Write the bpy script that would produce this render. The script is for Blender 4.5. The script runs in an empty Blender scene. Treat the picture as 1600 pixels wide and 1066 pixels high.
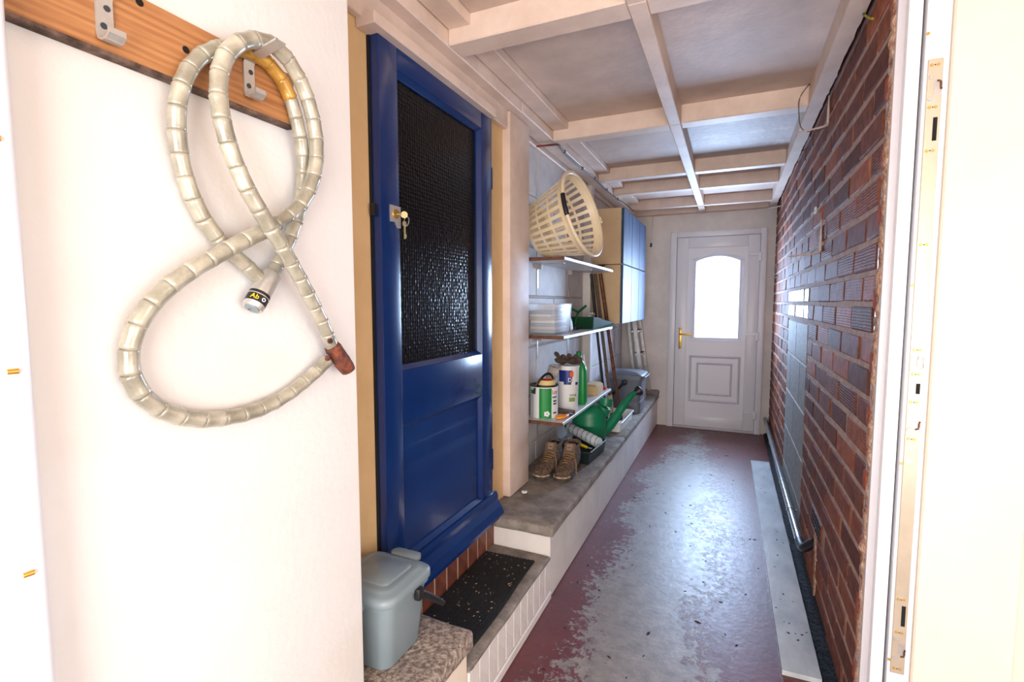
import bpy, bmesh, math, random
from mathutils import Vector, Matrix, Euler, noise
random.seed(7)
R = math.radians
scene = bpy.context.scene
COL = scene.collection

# ------------------------------------------------------------------ camera
FPX, CX, CY, CAMH = 772.0, 800.0, 533.0, 1.33
YAW, PITCH = R(23.892), R(4.444)
cam_d = bpy.data.cameras.new('camera')
cam_d.sensor_fit = 'HORIZONTAL'; cam_d.sensor_width = 36.0
cam_d.lens = FPX / 1600.0 * 36.0
cam_d.clip_start = 0.02
cam = bpy.data.objects.new('camera', cam_d); COL.objects.link(cam)
cam.location = (0, 0, CAMH)
cam.rotation_euler = (R(90) - PITCH, 0, YAW)
scene.camera = cam
_f = Vector((-math.sin(YAW) * math.cos(PITCH), math.cos(YAW) * math.cos(PITCH), -math.sin(PITCH)))
_r = Vector((math.cos(YAW), math.sin(YAW), 0)); _u = _r.cross(_f)
def ray(x, y): return _r * ((x - CX) / FPX) - _u * ((y - CY) / FPX) + _f
def onX(x, y, X): d = ray(x, y); return Vector((0, 0, CAMH)) + d * (X / d.x)

# ------------------------------------------------------------------ world, light, exposure
w = bpy.data.worlds.new('sky'); scene.world = w; w.use_nodes = True
w.node_tree.nodes['Background'].inputs[0].default_value = (0.80, 0.88, 1.0, 1)
w.node_tree.nodes['Background'].inputs[1].default_value = 2.2
def area(name, loc, rot, sx, sy, power, col, spread=180):
    l = bpy.data.lights.new(name, 'AREA'); l.shape = 'RECTANGLE'; l.size = sx; l.size_y = sy
    l.energy = power; l.color = col; l.spread = R(spread)
    o = bpy.data.objects.new(name, l); COL.objects.link(o); o.location = loc; o.rotation_euler = rot
    return o
# daylight through the glazing behind the camera, and through the pane of the far door
area('daylight_back_window', (0.10, -1.17, 1.15), (R(90), 0, 0), 1.7, 1.5, 71, (1.0, 0.90, 0.82))
area('fill_side_window', (1.57, -0.05, 1.05), (0, R(90), 0), 1.3, 1.5, 16, (1.0, 0.93, 0.85))  # added fill from the right for the left wall, cream strip and bin
area('daylight_far_door', (-0.14, 5.90, 1.42), (R(-90), 0, 0), 0.85, 1.4, 250, (0.53, 0.71, 1.0))
scene.view_settings.view_transform = 'Standard'
scene.view_settings.look = 'None'
scene.view_settings.exposure = 0.22
scene.view_settings.gamma = 1.0
scene.view_settings.use_curve_mapping = False

# ------------------------------------------------------------------ materials
def lin(c):
    c = c / 255.0
    return c / 12.92 if c <= 0.04045 else ((c + 0.055) / 1.055) ** 2.4
def S(r, g, b): return (lin(r), lin(g), lin(b), 1.0)
MATS = {}
def nmat(name):
    m = bpy.data.materials.new(name); m.use_nodes = True
    nt = m.node_tree; b = nt.nodes['Principled BSDF']
    return m, nt, b
def N(nt, typ, **kw):
    n = nt.nodes.new(typ)
    for k, v in kw.items(): setattr(n, k, v)
    return n
def pm(name, c1, c2=None, scale=8.0, rough=0.6, bump=0.0, bscale=None, metal=0.0, coat=0.0, rnd=0.0, stretch=None,
       detail=4.0, ramp=(0.35, 0.65), spec=0.5, bdist=0.01, alpha=1.0):
    if name in MATS: return MATS[name]
    m, nt, b = nmat(name); L = nt.links.new
    b.inputs['Roughness'].default_value = rough; b.inputs['Metallic'].default_value = metal
    b.inputs['Coat Weight'].default_value = coat; b.inputs['Specular IOR Level'].default_value = spec
    b.inputs['Base Color'].default_value = c1
    tc = N(nt, 'ShaderNodeTexCoord'); mp = N(nt, 'ShaderNodeMapping'); L(tc.outputs['Object'], mp.inputs['Vector'])
    if stretch: mp.inputs['Scale'].default_value = stretch
    out = None
    if c2 is not None:
        t = N(nt, 'ShaderNodeTexNoise'); t.inputs['Scale'].default_value = scale; t.inputs['Detail'].default_value = detail
        t.inputs['Roughness'].default_value = 0.62
        L(mp.outputs['Vector'], t.inputs['Vector'])
        cr = N(nt, 'ShaderNodeValToRGB'); cr.color_ramp.elements[0].position = ramp[0]; cr.color_ramp.elements[1].position = ramp[1]
        cr.color_ramp.elements[0].color = c1; cr.color_ramp.elements[1].color = c2
        L(t.outputs['Fac'], cr.inputs['Fac']); out = cr.outputs['Color']
    if rnd:
        oi = N(nt, 'ShaderNodeObjectInfo'); hs = N(nt, 'ShaderNodeHueSaturation')
        mr = N(nt, 'ShaderNodeMapRange'); mr.inputs['To Min'].default_value = 1 - rnd; mr.inputs['To Max'].default_value = 1 + rnd
        L(oi.outputs['Random'], mr.inputs['Value']); L(mr.outputs['Result'], hs.inputs['Value'])
        if out: L(out, hs.inputs['Color'])
        else: hs.inputs['Color'].default_value = c1
        out = hs.outputs['Color']
    if out: L(out, b.inputs['Base Color'])
    if bump:
        t2 = N(nt, 'ShaderNodeTexNoise'); t2.inputs['Scale'].default_value = bscale or scale * 3; t2.inputs['Detail'].default_value = 5
        L(mp.outputs['Vector'], t2.inputs['Vector'])
        bp = N(nt, 'ShaderNodeBump'); bp.inputs['Strength'].default_value = bump; bp.inputs['Distance'].default_value = bdist
        L(t2.outputs['Fac'], bp.inputs['Height']); L(bp.outputs['Normal'], b.inputs['Normal'])
    if alpha < 1: b.inputs['Alpha'].default_value = alpha
    MATS[name] = m
    return m

white_wall = pm('white_plaster', S(240, 237, 233), S(234, 231, 227), 3, 0.75, 0.3, 60, bdist=0.003)
cream_wall = pm('cream_plaster', S(226, 192, 142), S(214, 178, 128), 4, 0.8, 0.25, 40, bdist=0.004)
white_paint = pm('white_paint', S(226, 220, 214), S(212, 206, 201), 5, 0.55, 0.25, 60, bdist=0.003)
timber_white = pm('white_painted_timber', S(224, 203, 188), S(210, 188, 174), 7, 0.55, 0.3, 70, bdist=0.003, stretch=(1, 1, 1))
block_paint = pm('white_painted_block', S(212, 207, 205), S(196, 191, 192), 9, 0.6, 0.35, 80, rnd=0.03, bdist=0.003)
block_mortar = pm('painted_mortar', S(190, 184, 182), S(172, 166, 164), 12, 0.7, 0.4, 60)
panel_m = pm('ceiling_board', S(216, 194, 180), S(190, 169, 157), 3.2, 0.6, 0.35, 34, rnd=0.06, detail=8, bdist=0.004)
panel_stain = pm('ceiling_board_stained', S(180, 168, 164), S(226, 220, 220), 5.5, 0.6, 0.3, 30, detail=10, ramp=(0.52, 0.68))
upvc = pm('white_upvc', S(226, 227, 232), rough=0.32, spec=0.5)
upvc2 = pm('white_upvc_grey', S(192, 190, 196), rough=0.4)
upvc3 = pm('white_upvc_moulding', S(216, 216, 223), rough=0.35)
reveal_m = pm('cream_white_plaster', S(229, 215, 198), S(225, 210, 192), 5, 0.7, 0.1, 60)
blue = pm('blue_gloss_paint', S(4, 46, 106), S(4, 40, 96), 5, 0.24, 0.06, 30, coat=0.25, bdist=0.003)
cab_blue = pm('cabinet_blue', S(40, 66, 102), S(66, 94, 130), 9, 0.55, 0.15, 30, stretch=(1, 1, 0.25), detail=7)
cab_edge = pm('cabinet_edge_blue', S(12, 62, 92), rough=0.5)
cab_side = pm('cabinet_cream', S(222, 192, 150), S(212, 180, 138), 5, 0.6, 0.1)
black_m = pm('black_plastic', S(24, 25, 28), rough=0.45)
dark_gap = pm('dark_void', S(14, 12, 12), rough=0.9)
chrome = pm('satin_nickel', S(206, 204, 200), S(190, 188, 184), 30, 0.3, metal=0.6)
alu = pm('aluminium', S(196, 194, 192), S(172, 170, 168), 14, 0.38, metal=0.7)
brass = pm('brass', S(226, 178, 88), S(214, 164, 74), 30, 0.28, metal=0.8)
screw_m = pm('zinc_screw', S(214, 176, 92), rough=0.35, metal=0.7)
keep_m = pm('keep_steel', S(214, 204, 184), S(196, 186, 166), 6, 0.33, metal=0.55)
grey_pl = pm('grey_plastic', S(126, 140, 146), S(120, 134, 141), 6, 0.38, 0.08, 180, bdist=0.001)
grey_dk = pm('grey_plastic_dark', S(112, 116, 126), S(104, 108, 118), 6, 0.4)
mat_black = pm('black_mat_pile', S(14, 14, 16), S(24, 24, 26), 60, 0.95, 0.9, 220, bdist=0.01)
conc = pm('concrete', S(150, 140, 130), S(108, 100, 93), 13, 0.85, 0.6, 70, detail=9)
conc_speck = pm('pebble_concrete', S(172, 156, 142), S(112, 98, 90), 70, 0.85, 0.7, 110, detail=3, ramp=(0.4, 0.6))
white_tile = pm('white_painted_tile', S(226, 220, 216), S(210, 204, 200), 8, 0.45, 0.2, 50, rnd=0.03)
red_tile = pm('red_tile', S(128, 72, 54), S(96, 54, 42), 14, 0.5, 0.3, 50, rnd=0.2)
tile_grout = pm('tile_grout', S(206, 182, 164), S(186, 162, 146), 20, 0.8)
pine = None
brown_edge = pm('chipboard_edge', S(116, 78, 56), S(92, 58, 40), 40, 0.8, 0.4, 120)
shelf_white = pm('white_melamine', S(222, 222, 224), S(210, 208, 208), 6, 0.35)
basket_m = pm('ivory_plastic', S(238, 222, 192), S(228, 208, 172), 6, 0.4)
green_pl = pm('green_plastic', S(16, 128, 88), S(14, 118, 80), 5, 0.4, 0.08, 60)
green_dk = pm('dark_green_plastic', S(12, 92, 50), S(9, 80, 44), 8, 0.6, spec=0.25)
green_lab = pm('green_label', S(10, 136, 58), rough=0.35)
white_pl = pm('white_plastic', S(236, 236, 232), S(228, 228, 226), 8, 0.4)
paper_white = pm('white_label', S(232, 234, 234), rough=0.5)
pale_print = pm('pale_blue_print', S(196, 206, 216), S(222, 226, 230), 60, 0.5, stretch=(1, 1, 6))
navy = pm('navy_label', S(28, 48, 126), S(24, 40, 112), 8, 0.35)
orange = pm('orange_plastic', S(236, 132, 20), S(240, 156, 40), 12, 0.4)
flame = pm('flame_orange', S(240, 92, 40), rough=0.4)
red_pl = pm('red_plastic', S(196, 34, 44), rough=0.35)
yellow = pm('yellow_plastic', S(238, 200, 34), rough=0.35)
tape_m = pm('masking_tape', S(234, 206, 138), S(226, 196, 128), 20, 0.6)
olive = pm('olive_green', S(140, 160, 84), rough=0.5)
ink = pm('dark_ink', S(52, 58, 66), rough=0.5)
red_ink = pm('red_ink', S(206, 40, 52), rough=0.5)
teal_ink = pm('teal_ink', S(40, 96, 96), rough=0.5)
boot_m = pm('muddy_suede', S(116, 94, 76), S(54, 41, 33), 55, 0.95, 0.9, 120, detail=8, bdist=0.006)
boot_tongue = pm('boot_tongue', S(112, 94, 78), S(90, 74, 60), 30, 0.95, 0.5, 120)
sole_m = pm('boot_sole', S(44, 42, 42), S(90, 78, 66), 20, 0.9, 0.5, 60)
toe_m = pm('boot_toe_welt', S(196, 176, 154), S(120, 92, 70), 40, 0.9, 0.4, 90)
lace_m = pm('ochre_lace', S(160, 122, 76), S(128, 96, 60), 60, 0.9)
glove_br = pm('brown_glove', S(92, 76, 64), S(66, 54, 46), 24, 0.95, 0.6, 90)
glove_gr = pm('grey_glove', S(190, 180, 170), S(160, 150, 142), 24, 0.95, 0.4, 90)
roller_m = pm('white_fleece', S(214, 222, 228), S(196, 206, 214), 50, 0.95, 0.5, 200)
stripe_m = pm('blue_stripe', S(70, 88, 104), rough=0.9)
wood_dk = pm('dark_wood', S(92, 62, 44), S(64, 42, 30), 30, 0.6, 0.2, 60, stretch=(6, 6, 0.5))
wood_grey = pm('weathered_wood', S(112, 96, 84), S(88, 74, 66), 20, 0.8, 0.3, 60, stretch=(1, 4, 4))
rusty_pole = pm('rusty_metal_pole', S(126, 78, 52), S(82, 54, 42), 30, 0.5, 0.2, 60, metal=0.4)
beige_block = pm('beige_sponge', S(208, 182, 136), S(196, 168, 122), 60, 0.9, 0.4, 160)
cable_red = pm('red_cable', S(150, 30, 30), rough=0.5)
cable_brown = pm('brown_cable', S(74, 44, 36), rough=0.5)
earth_m = pm('green_yellow_cable', S(176, 150, 30), S(60, 110, 40), 40, 0.5, ramp=(0.48, 0.52))
pipe_m = pm('grey_metal_pipe', S(150, 156, 164), S(128, 134, 142), 12, 0.22, metal=0.6)
bracket_m = pm('cream_enamel_bracket', S(222, 206, 196), S(200, 182, 170), 20, 0.5)
bitumen = pm('black_bitumen', S(16, 17, 20), S(26, 28, 32), 26, 0.7, 0.8, 60, bdist=0.01, spec=0.15)
mortar = pm('brick_mortar', S(184, 154, 134), S(156, 126, 108), 18, 0.85, 0.6, 60, detail=7)
rubble = pm('broken_mortar_edge', S(196, 170, 150), S(138, 88, 66), 46, 0.9, 0.9, 110, detail=6)
rust = pm('rusted_steel', S(128, 66, 40), S(64, 34, 32), 55, 0.75, 0.9, 90, detail=8, bdist=0.006)
keyglass = pm('key_brass', S(190, 174, 124), rough=0.45, metal=0.6)
seg_m = pm('sleeved_steel_segment', S(186, 181, 164), S(146, 142, 126), 20, 0.3, 0.12, 30, metal=0.2, coat=0.5, rnd=0.14, bdist=0.002)
seg_y = pm('yellowed_sleeve_segment', S(196, 150, 66), S(160, 112, 38), 26, 0.3, 0.12, 30, metal=0.15, coat=0.5)
core_m = pm('cable_core', S(128, 124, 112), rough=0.5, metal=0.3)
fleck = pm('dry_leaf_bits', S(176, 152, 120), rough=0.9)
leafdark = pm('dark_leaf_bits', S(38, 30, 30), rough=0.9)
plank_m = pm('pale_blue_grey_board', S(196, 202, 206), S(150, 160, 168), 4.5, 0.32, 0.12, 20, detail=9, ramp=(0.38, 0.72), stretch=(1.4, 0.8, 1))
cementp = pm('cement_block_grey', S(148, 146, 142), S(124, 122, 118), 24, 0.68, 0.4, 70, rnd=0.05, detail=6, spec=0.25)

def mk_pine():
    m, nt, b = nmat('varnished_pine'); L = nt.links.new
    tc = N(nt, 'ShaderNodeTexCoord'); mp = N(nt, 'ShaderNodeMapping'); mp.inputs['Scale'].default_value = (1, 0.9, 14)
    L(tc.outputs['Object'], mp.inputs['Vector'])
    t = N(nt, 'ShaderNodeTexNoise'); t.inputs['Scale'].default_value = 9; t.inputs['Detail'].default_value = 6; t.inputs['Distortion'].default_value = 0.6
    L(mp.outputs['Vector'], t.inputs['Vector'])
    wv = N(nt, 'ShaderNodeTexWave', bands_direction='Z'); wv.inputs['Scale'].default_value = 2.0; wv.inputs['Distortion'].default_value = 7; wv.inputs['Detail'].default_value = 3
    L(mp.outputs['Vector'], wv.inputs['Vector'])
    mx = N(nt, 'ShaderNodeMath', operation='MULTIPLY_ADD'); mx.inputs[1].default_value = 0.22; L(wv.outputs['Fac'], mx.inputs[0]); 
    m2 = N(nt, 'ShaderNodeMath', operation='MULTIPLY'); m2.inputs[1].default_value = 0.85; L(t.outputs['Fac'], m2.inputs[0]); L(m2.outputs[0], mx.inputs[2])
    cr = N(nt, 'ShaderNodeValToRGB'); e = cr.color_ramp.elements
    e[0].position = 0.2; e[0].color = S(196, 142, 92); e[1].position = 0.8; e[1].color = S(150, 96, 56)
    L(mx.outputs[0], cr.inputs['Fac']); L(cr.outputs['Color'], b.inputs['Base Color']); b.inputs['Roughness'].default_value = 0.45
    return m
pine = mk_pine()

def mk_brick():
    m, nt, b = nmat('rustic_brick'); L = nt.links.new
    tc = N(nt, 'ShaderNodeTexCoord'); oi = N(nt, 'ShaderNodeObjectInfo')
    cr = N(nt, 'ShaderNodeValToRGB'); e = cr.color_ramp.elements
    e[0].position = 0.0; e[0].color = S(98, 64, 56); e[1].position = 1.0; e[1].color = S(160, 96, 70)
    for p, c in ((0.3, S(130, 82, 68)), (0.55, S(114, 72, 62)), (0.8, S(144, 88, 68))):
        k = cr.color_ramp.elements.new(p); k.color = c
    L(oi.outputs['Random'], cr.inputs['Fac'])
    # offset the texture by the brick's own random number
    ad = N(nt, 'ShaderNodeVectorMath', operation='ADD'); cx = N(nt, 'ShaderNodeCombineXYZ')
    mu = N(nt, 'ShaderNodeMath', operation='MULTIPLY'); mu.inputs[1].default_value = 37.0; L(oi.outputs['Random'], mu.inputs[0])
    L(mu.outputs[0], cx.inputs['X']); L(mu.outputs[0], cx.inputs['Y']); L(tc.outputs['Object'], ad.inputs[0]); L(cx.outputs[0], ad.inputs[1])
    t = N(nt, 'ShaderNodeTexNoise'); t.inputs['Scale'].default_value = 26; t.inputs['Detail'].default_value = 8; L(ad.outputs[0], t.inputs['Vector'])
    mr = N(nt, 'ShaderNodeMapRange'); mr.inputs['From Min'].default_value = 0.3; mr.inputs['From Max'].default_value = 0.7
    mr.inputs['To Min'].default_value = 0.66; mr.inputs['To Max'].default_value = 1.2; L(t.outputs['Fac'], mr.inputs['Value'])
    hs = N(nt, 'ShaderNodeHueSaturation'); L(cr.outputs['Color'], hs.inputs['Color']); L(mr.outputs['Result'], hs.inputs['Value'])
    L(hs.outputs['Color'], b.inputs['Base Color'])
    # combed (ribbed) face on about half of the bricks
    wv = N(nt, 'ShaderNodeTexWave', bands_direction='Z'); wv.inputs['Scale'].default_value = 32; wv.inputs['Distortion'].default_value = 3.0
    wv.inputs['Detail'].default_value = 2; L(tc.outputs['Object'], wv.inputs['Vector'])
    gt = N(nt, 'ShaderNodeMath', operation='GREATER_THAN'); gt.inputs[1].default_value = 0.42
    fr = N(nt, 'ShaderNodeMath', operation='FRACT'); m7 = N(nt, 'ShaderNodeMath', operation='MULTIPLY'); m7.inputs[1].default_value = 7.3
    L(oi.outputs['Random'], m7.inputs[0]); L(m7.outputs[0], fr.inputs[0]); L(fr.outputs[0], gt.inputs[0])
    mm = N(nt, 'ShaderNodeMath', operation='MULTIPLY'); L(wv.outputs['Fac'], mm.inputs[0]); L(gt.outputs[0], mm.inputs[1])
    ma = N(nt, 'ShaderNodeMath', operation='MULTIPLY_ADD'); ma.inputs[1].default_value = 0.55; L(mm.outputs[0], ma.inputs[0]); L(t.outputs['Fac'], ma.inputs[2])
    bp = N(nt, 'ShaderNodeBump'); bp.inputs['Strength'].default_value = 0.5; bp.inputs['Distance'].default_value = 0.004
    L(ma.outputs[0], bp.inputs['Height']); L(bp.outputs['Normal'], b.inputs['Normal'])
    b.inputs['Roughness'].default_value = 0.66; b.inputs['Specular IOR Level'].default_value = 0.055
    return m
brick_m = mk_brick()
brick_gloss = pm('glazed_brick', S(110, 92, 88), S(76, 58, 54), 18, 0.34, 0.8, 40, spec=0.35, bdist=0.008)
brick_cut = pm('broken_brick_red', S(176, 84, 56), S(136, 62, 44), 34, 0.9, 0.8, 80)

def mk_floor():
    m, nt, b = nmat('worn_red_floor_paint'); L = nt.links.new
    tc = N(nt, 'ShaderNodeTexCoord'); sp = N(nt, 'ShaderNodeSeparateXYZ'); L(tc.outputs['Object'], sp.inputs[0])
    def nz(scale, detail=6, dist=0.0, rough=0.6):
        t = N(nt, 'ShaderNodeTexNoise'); t.inputs['Scale'].default_value = scale; t.inputs['Detail'].default_value = detail
        t.inputs['Distortion'].default_value = dist; t.inputs['Roughness'].default_value = rough
        L(tc.outputs['Object'], t.inputs['Vector']); return t.outputs['Fac']
    def mth(op, a, bb=None, c=None):
        n = N(nt, 'ShaderNodeMath', operation=op)
        for i, v in enumerate((a, bb, c)):
            if v is None: continue
            if isinstance(v, (int, float)): n.inputs[i].default_value = v
            else: L(v, n.inputs[i])
        return n.outputs[0]
    # wear follows the walked path down the middle, fading towards the far door
    xc = mth('ADD', sp.outputs['X'], 0.29)
    dx = mth('ABSOLUTE', xc)
    side = mth('MULTIPLY', dx, -1.0)
    wear = mth('ADD', side, 0.24)                     # >0 inside path
    yfar = mth('MULTIPLY', mth('MAXIMUM', mth('SUBTRACT', sp.outputs['Y'], 3.9), 0.0), -0.17)
    wear = mth('ADD', wear, yfar)
    n1 = mth('MULTIPLY', mth('SUBTRACT', nz(2.6, 4), 0.5), 0.55)
    n2 = mth('MULTIPLY', mth('SUBTRACT', nz(30, 10, 0.3, 0.78), 0.5), 0.95)
    tot = mth('ADD', mth('ADD', wear, n1), n2)
    mr = N(nt, 'ShaderNodeMapRange'); mr.inputs['From Min'].default_value = -0.012; mr.inputs['From Max'].default_value = 0.012
    L(tot, mr.inputs['Value'])
    red = N(nt, 'ShaderNodeValToRGB'); red.color_ramp.elements[0].position = 0.3; red.color_ramp.elements[1].position = 0.7
    red.color_ramp.elements[0].color = S(84, 28, 30); red.color_ramp.elements[1].color = S(100, 38, 39); L(nz(7, 6), red.inputs['Fac'])
    gr = N(nt, 'ShaderNodeValToRGB'); gr.color_ramp.elements[0].position = 0.3; gr.color_ramp.elements[1].position = 0.7
    gr.color_ramp.elements[0].color = S(100, 95, 92); gr.color_ramp.elements[1].color = S(150, 143, 138); L(nz(16, 10, 0, 0.7), gr.inputs['Fac'])
    mx = N(nt, 'ShaderNodeMix', data_type='RGBA'); L(mr.outputs['Result'], mx.inputs['Factor']); L(red.outputs['Color'], mx.inputs['A']); L(gr.outputs['Color'], mx.inputs['B'])
    L(mx.outputs['Result'], b.inputs['Base Color'])
    rr = N(nt, 'ShaderNodeMapRange'); rr.inputs['To Min'].default_value = 0.42; rr.inputs['To Max'].default_value = 0.42
    L(mr.outputs['Result'], rr.inputs['Value'])
    ro = mth('ADD', rr.outputs['Result'], mth('MULTIPLY', mth('SUBTRACT', nz(24, 8), 0.5), 0.25)); L(ro, b.inputs['Roughness'])
    b.inputs['Specular IOR Level'].default_value = 0.8
    bp = N(nt, 'ShaderNodeBump'); bp.inputs['Strength'].default_value = 0.25; bp.inputs['Distance'].default_value = 0.004
    h = mth('ADD', mth('MULTIPLY', nz(45, 8), 1.0), mth('MULTIPLY', mr.outputs['Result'], -0.3)); L(h, bp.inputs['Height']); L(bp.outputs['Normal'], b.inputs['Normal'])
    return m
floor_m = mk_floor()

def mk_obscure():
    m, nt, b = nmat('dark_obscure_glass'); L = nt.links.new
    tc = N(nt, 'ShaderNodeTexCoord'); v = N(nt, 'ShaderNodeTexVoronoi'); v.inputs['Scale'].default_value = 72; L(tc.outputs['Object'], v.inputs['Vector'])
    v.feature = 'SMOOTH_F1'; v.inputs['Smoothness'].default_value = 0.3; v.inputs['Randomness'].default_value = 0.3
    bp = N(nt, 'ShaderNodeBump'); bp.inputs['Strength'].default_value = 0.5; bp.inputs['Distance'].default_value = 0.005; bp.invert = True
    L(v.outputs['Distance'], bp.inputs['Height']); L(bp.outputs['Normal'], b.inputs['Normal'])
    b.inputs['Base Color'].default_value = S(16, 16, 18); b.inputs['Roughness'].default_value = 0.17; b.inputs['Specular IOR Level'].default_value = 0.2
    return m
obscure = mk_obscure()
def mk_pane():
    m, nt, b = nmat('clear_door_pane'); L = nt.links.new
    tr = N(nt, 'ShaderNodeBsdfTransparent'); tr.inputs[0].default_value = (0.94, 0.96, 0.98, 1)
    gl = N(nt, 'ShaderNodeBsdfGlossy'); gl.inputs['Roughness'].default_value = 0.05
    mx = N(nt, 'ShaderNodeMixShader'); mx.inputs[0].default_value = 0.07
    L(tr.outputs[0], mx.inputs[1]); L(gl.outputs[0], mx.inputs[2]); L(mx.outputs[0], nt.nodes['Material Output'].inputs['Surface'])
    return m
pane_m = mk_pane()
def mk_clearbox(name, alpha, col):
    m, nt, b = nmat(name); L = nt.links.new
    b.inputs['Base Color'].default_value = col; b.inputs['Roughness'].default_value = 0.28; b.inputs['Alpha'].default_value = alpha
    return m
clearbox = mk_clearbox('milky_clear_plastic', 0.24, S(222, 224, 228))

# ------------------------------------------------------------------ geometry helpers
class B:
    def __init__(s): s.bm = bmesh.new()
    def box(s, x0, x1, y0, y1, z0, z1, bev=0.0, seg=1, M=None):
        vs = [s.bm.verts.new((x, y, z)) for x in (x0, x1) for y in (y0, y1) for z in (z0, z1)]
        idx = ((0, 1, 3, 2), (4, 6, 7, 5), (0, 4, 5, 1), (2, 3, 7, 6), (0, 2, 6, 4), (1, 5, 7, 3))
        fs = [s.bm.faces.new([vs[i] for i in q]) for q in idx]
        if bev > 0:
            es = list({e for f in fs for e in f.edges})
            r = bmesh.ops.bevel(s.bm, geom=es, offset=bev, segments=seg, affect='EDGES', profile=0.5)
            vs = list({v for f in r['faces'] for v in f.verts} | {v for v in vs if v.is_valid})
        if M is not None: bmesh.ops.transform(s.bm, matrix=M, verts=[v for v in vs if v.is_valid])
        return s
    def ring(s, c, ax, r, seg, ry=None, up=None):
        ax = Vector(ax).normalized()
        u = Vector(up) if up is not None else (Vector((0, 0, 1)) if abs(ax.z) < 0.95 else Vector((1, 0, 0)))
        a = (u - ax * u.dot(ax)).normalized(); b = ax.cross(a); ry = r if ry is None else ry
        return [s.bm.verts.new(Vector(c) + a * (math.cos(2 * math.pi * i / seg) * r) + b * (math.sin(2 * math.pi * i / seg) * ry)) for i in range(seg)]
    def skin(s, rings, cap0=True, cap1=True, closed=False):
        n = len(rings[0]); m = len(rings)
        for j in range(m if closed else m - 1):
            A, C = rings[j], rings[(j + 1) % m]
            for i in range(n):
                s.bm.faces.new((A[i], A[(i + 1) % n], C[(i + 1) % n], C[i]))
        if not closed:
            if cap0: s.bm.faces.new(list(reversed(rings[0])))
            if cap1: s.bm.faces.new(rings[-1])
        return s
    def cyl(s, p0, p1, r0, r1=None, seg=16, cap=True):
        p0, p1 = Vector(p0), Vector(p1); ax = p1 - p0
        return s.skin([s.ring(p0, ax, r0, seg), s.ring(p1, ax, r0 if r1 is None else r1, seg)], cap, cap)
    def tube(s, pts, r, seg=8, closed=False, flat=None, up=None):
        pts = [Vector(p) for p in pts]; n = len(pts); rs = []
        for i, p in enumerate(pts):
            if closed: t = pts[(i + 1) % n] - pts[i - 1]
            else: t = pts[min(i + 1, n - 1)] - pts[max(i - 1, 0)]
            ri = r[i] if isinstance(r, (list, tuple)) else r
            rs.append(s.ring(p, t, ri, seg, ry=(ri * flat if flat else None), up=up))
        return s.skin(rs, closed=closed)
    def lathe(s, prof, seg=24, M=None, cap0=True, cap1=True, sx=1.0, sy=1.0):
        rs = []
        for r, z in prof:
            rs.append([s.bm.verts.new((math.cos(2 * math.pi * i / seg) * r * sx, math.sin(2 * math.pi * i / seg) * r * sy, z)) for i in range(seg)])
        s.skin(rs, cap0, cap1)
        if M is not None: bmesh.ops.transform(s.bm, matrix=M, verts=[v for q in rs for v in q])
        return s
    def prism(s, poly, vec):
        vec = Vector(vec); a = [s.bm.verts.new(p) for p in poly]; b = [s.bm.verts.new(Vector(p) + vec) for p in poly]
        n = len(a); s.bm.faces.new(list(reversed(a))); s.bm.faces.new(b)
        for i in range(n): s.bm.faces.new((a[i], a[(i + 1) % n], b[(i + 1) % n], b[i]))
        return s
    def loft(s, loops, cap0=True, cap1=True):
        rs = [[s.bm.verts.new(p) for p in l] for l in loops]
        return s.skin(rs, cap0, cap1)
    def xf(s, M): bmesh.ops.transform(s.bm, matrix=M, verts=s.bm.verts); return s

TM = {}    # world matrix of each thing
def mesh_of(name, b, mat, smooth=None):
    bmesh.ops.recalc_face_normals(b.bm, faces=b.bm.faces)
    me = bpy.data.meshes.new(name); b.bm.to_mesh(me); b.bm.free()
    if isinstance(mat, (list, tuple)):
        for q in mat: me.materials.append(q)
    else: me.materials.append(mat)
    if smooth is not None:
        for p in me.polygons: p.use_smooth = True
        me.set_sharp_from_angle(angle=R(smooth))
    return me
def link(name, me, parent=None, M=None):
    o = bpy.data.objects.new(name, me); COL.objects.link(o)
    if parent is not None: o.parent = parent
    if M is not None: o.matrix_local = M
    return o
def obj(name, b, mat, parent=None, smooth=None, local=False, label=None, kind=None):
    """link a builder as one mesh; world coordinates are moved into the parent's frame"""
    if parent is not None:
        PM = TM.get(parent.name)
        if PM is not None and not local: b.xf(PM.inverted())
    me = mesh_of(name, b, mat, smooth)
    o = link(name, me, parent)
    if parent is not None and parent.name in TM: TM[o.name] = TM[parent.name]
    if parent is None: TM[o.name] = Matrix()
    if label: o['label'] = label
    if kind: o['kind'] = kind
    return o
def thing(name, label, cat, loc=(0, 0, 0), rot=(0, 0, 0), group=None, kind=None):
    o = bpy.data.objects.new(name, None); COL.objects.link(o); o.empty_display_size = 0.05
    o.location = loc; o.rotation_euler = rot
    TM[o.name] = Matrix.Translation(Vector(loc)) @ Euler(rot).to_matrix().to_4x4()
    if kind: o['kind'] = kind; o['label'] = label
    else: o['label'] = label; o['category'] = cat
    if group: o['group'] = group
    return o
def tag(o, label, cat, group=None):
    o['label'] = label; o['category'] = cat
    if group: o['group'] = group
    return o
def struct(name, b, mat, label, smooth=None):
    o = obj(name, b, mat, None, smooth); o['kind'] = 'structure'; o['label'] = label
    return o
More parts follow.
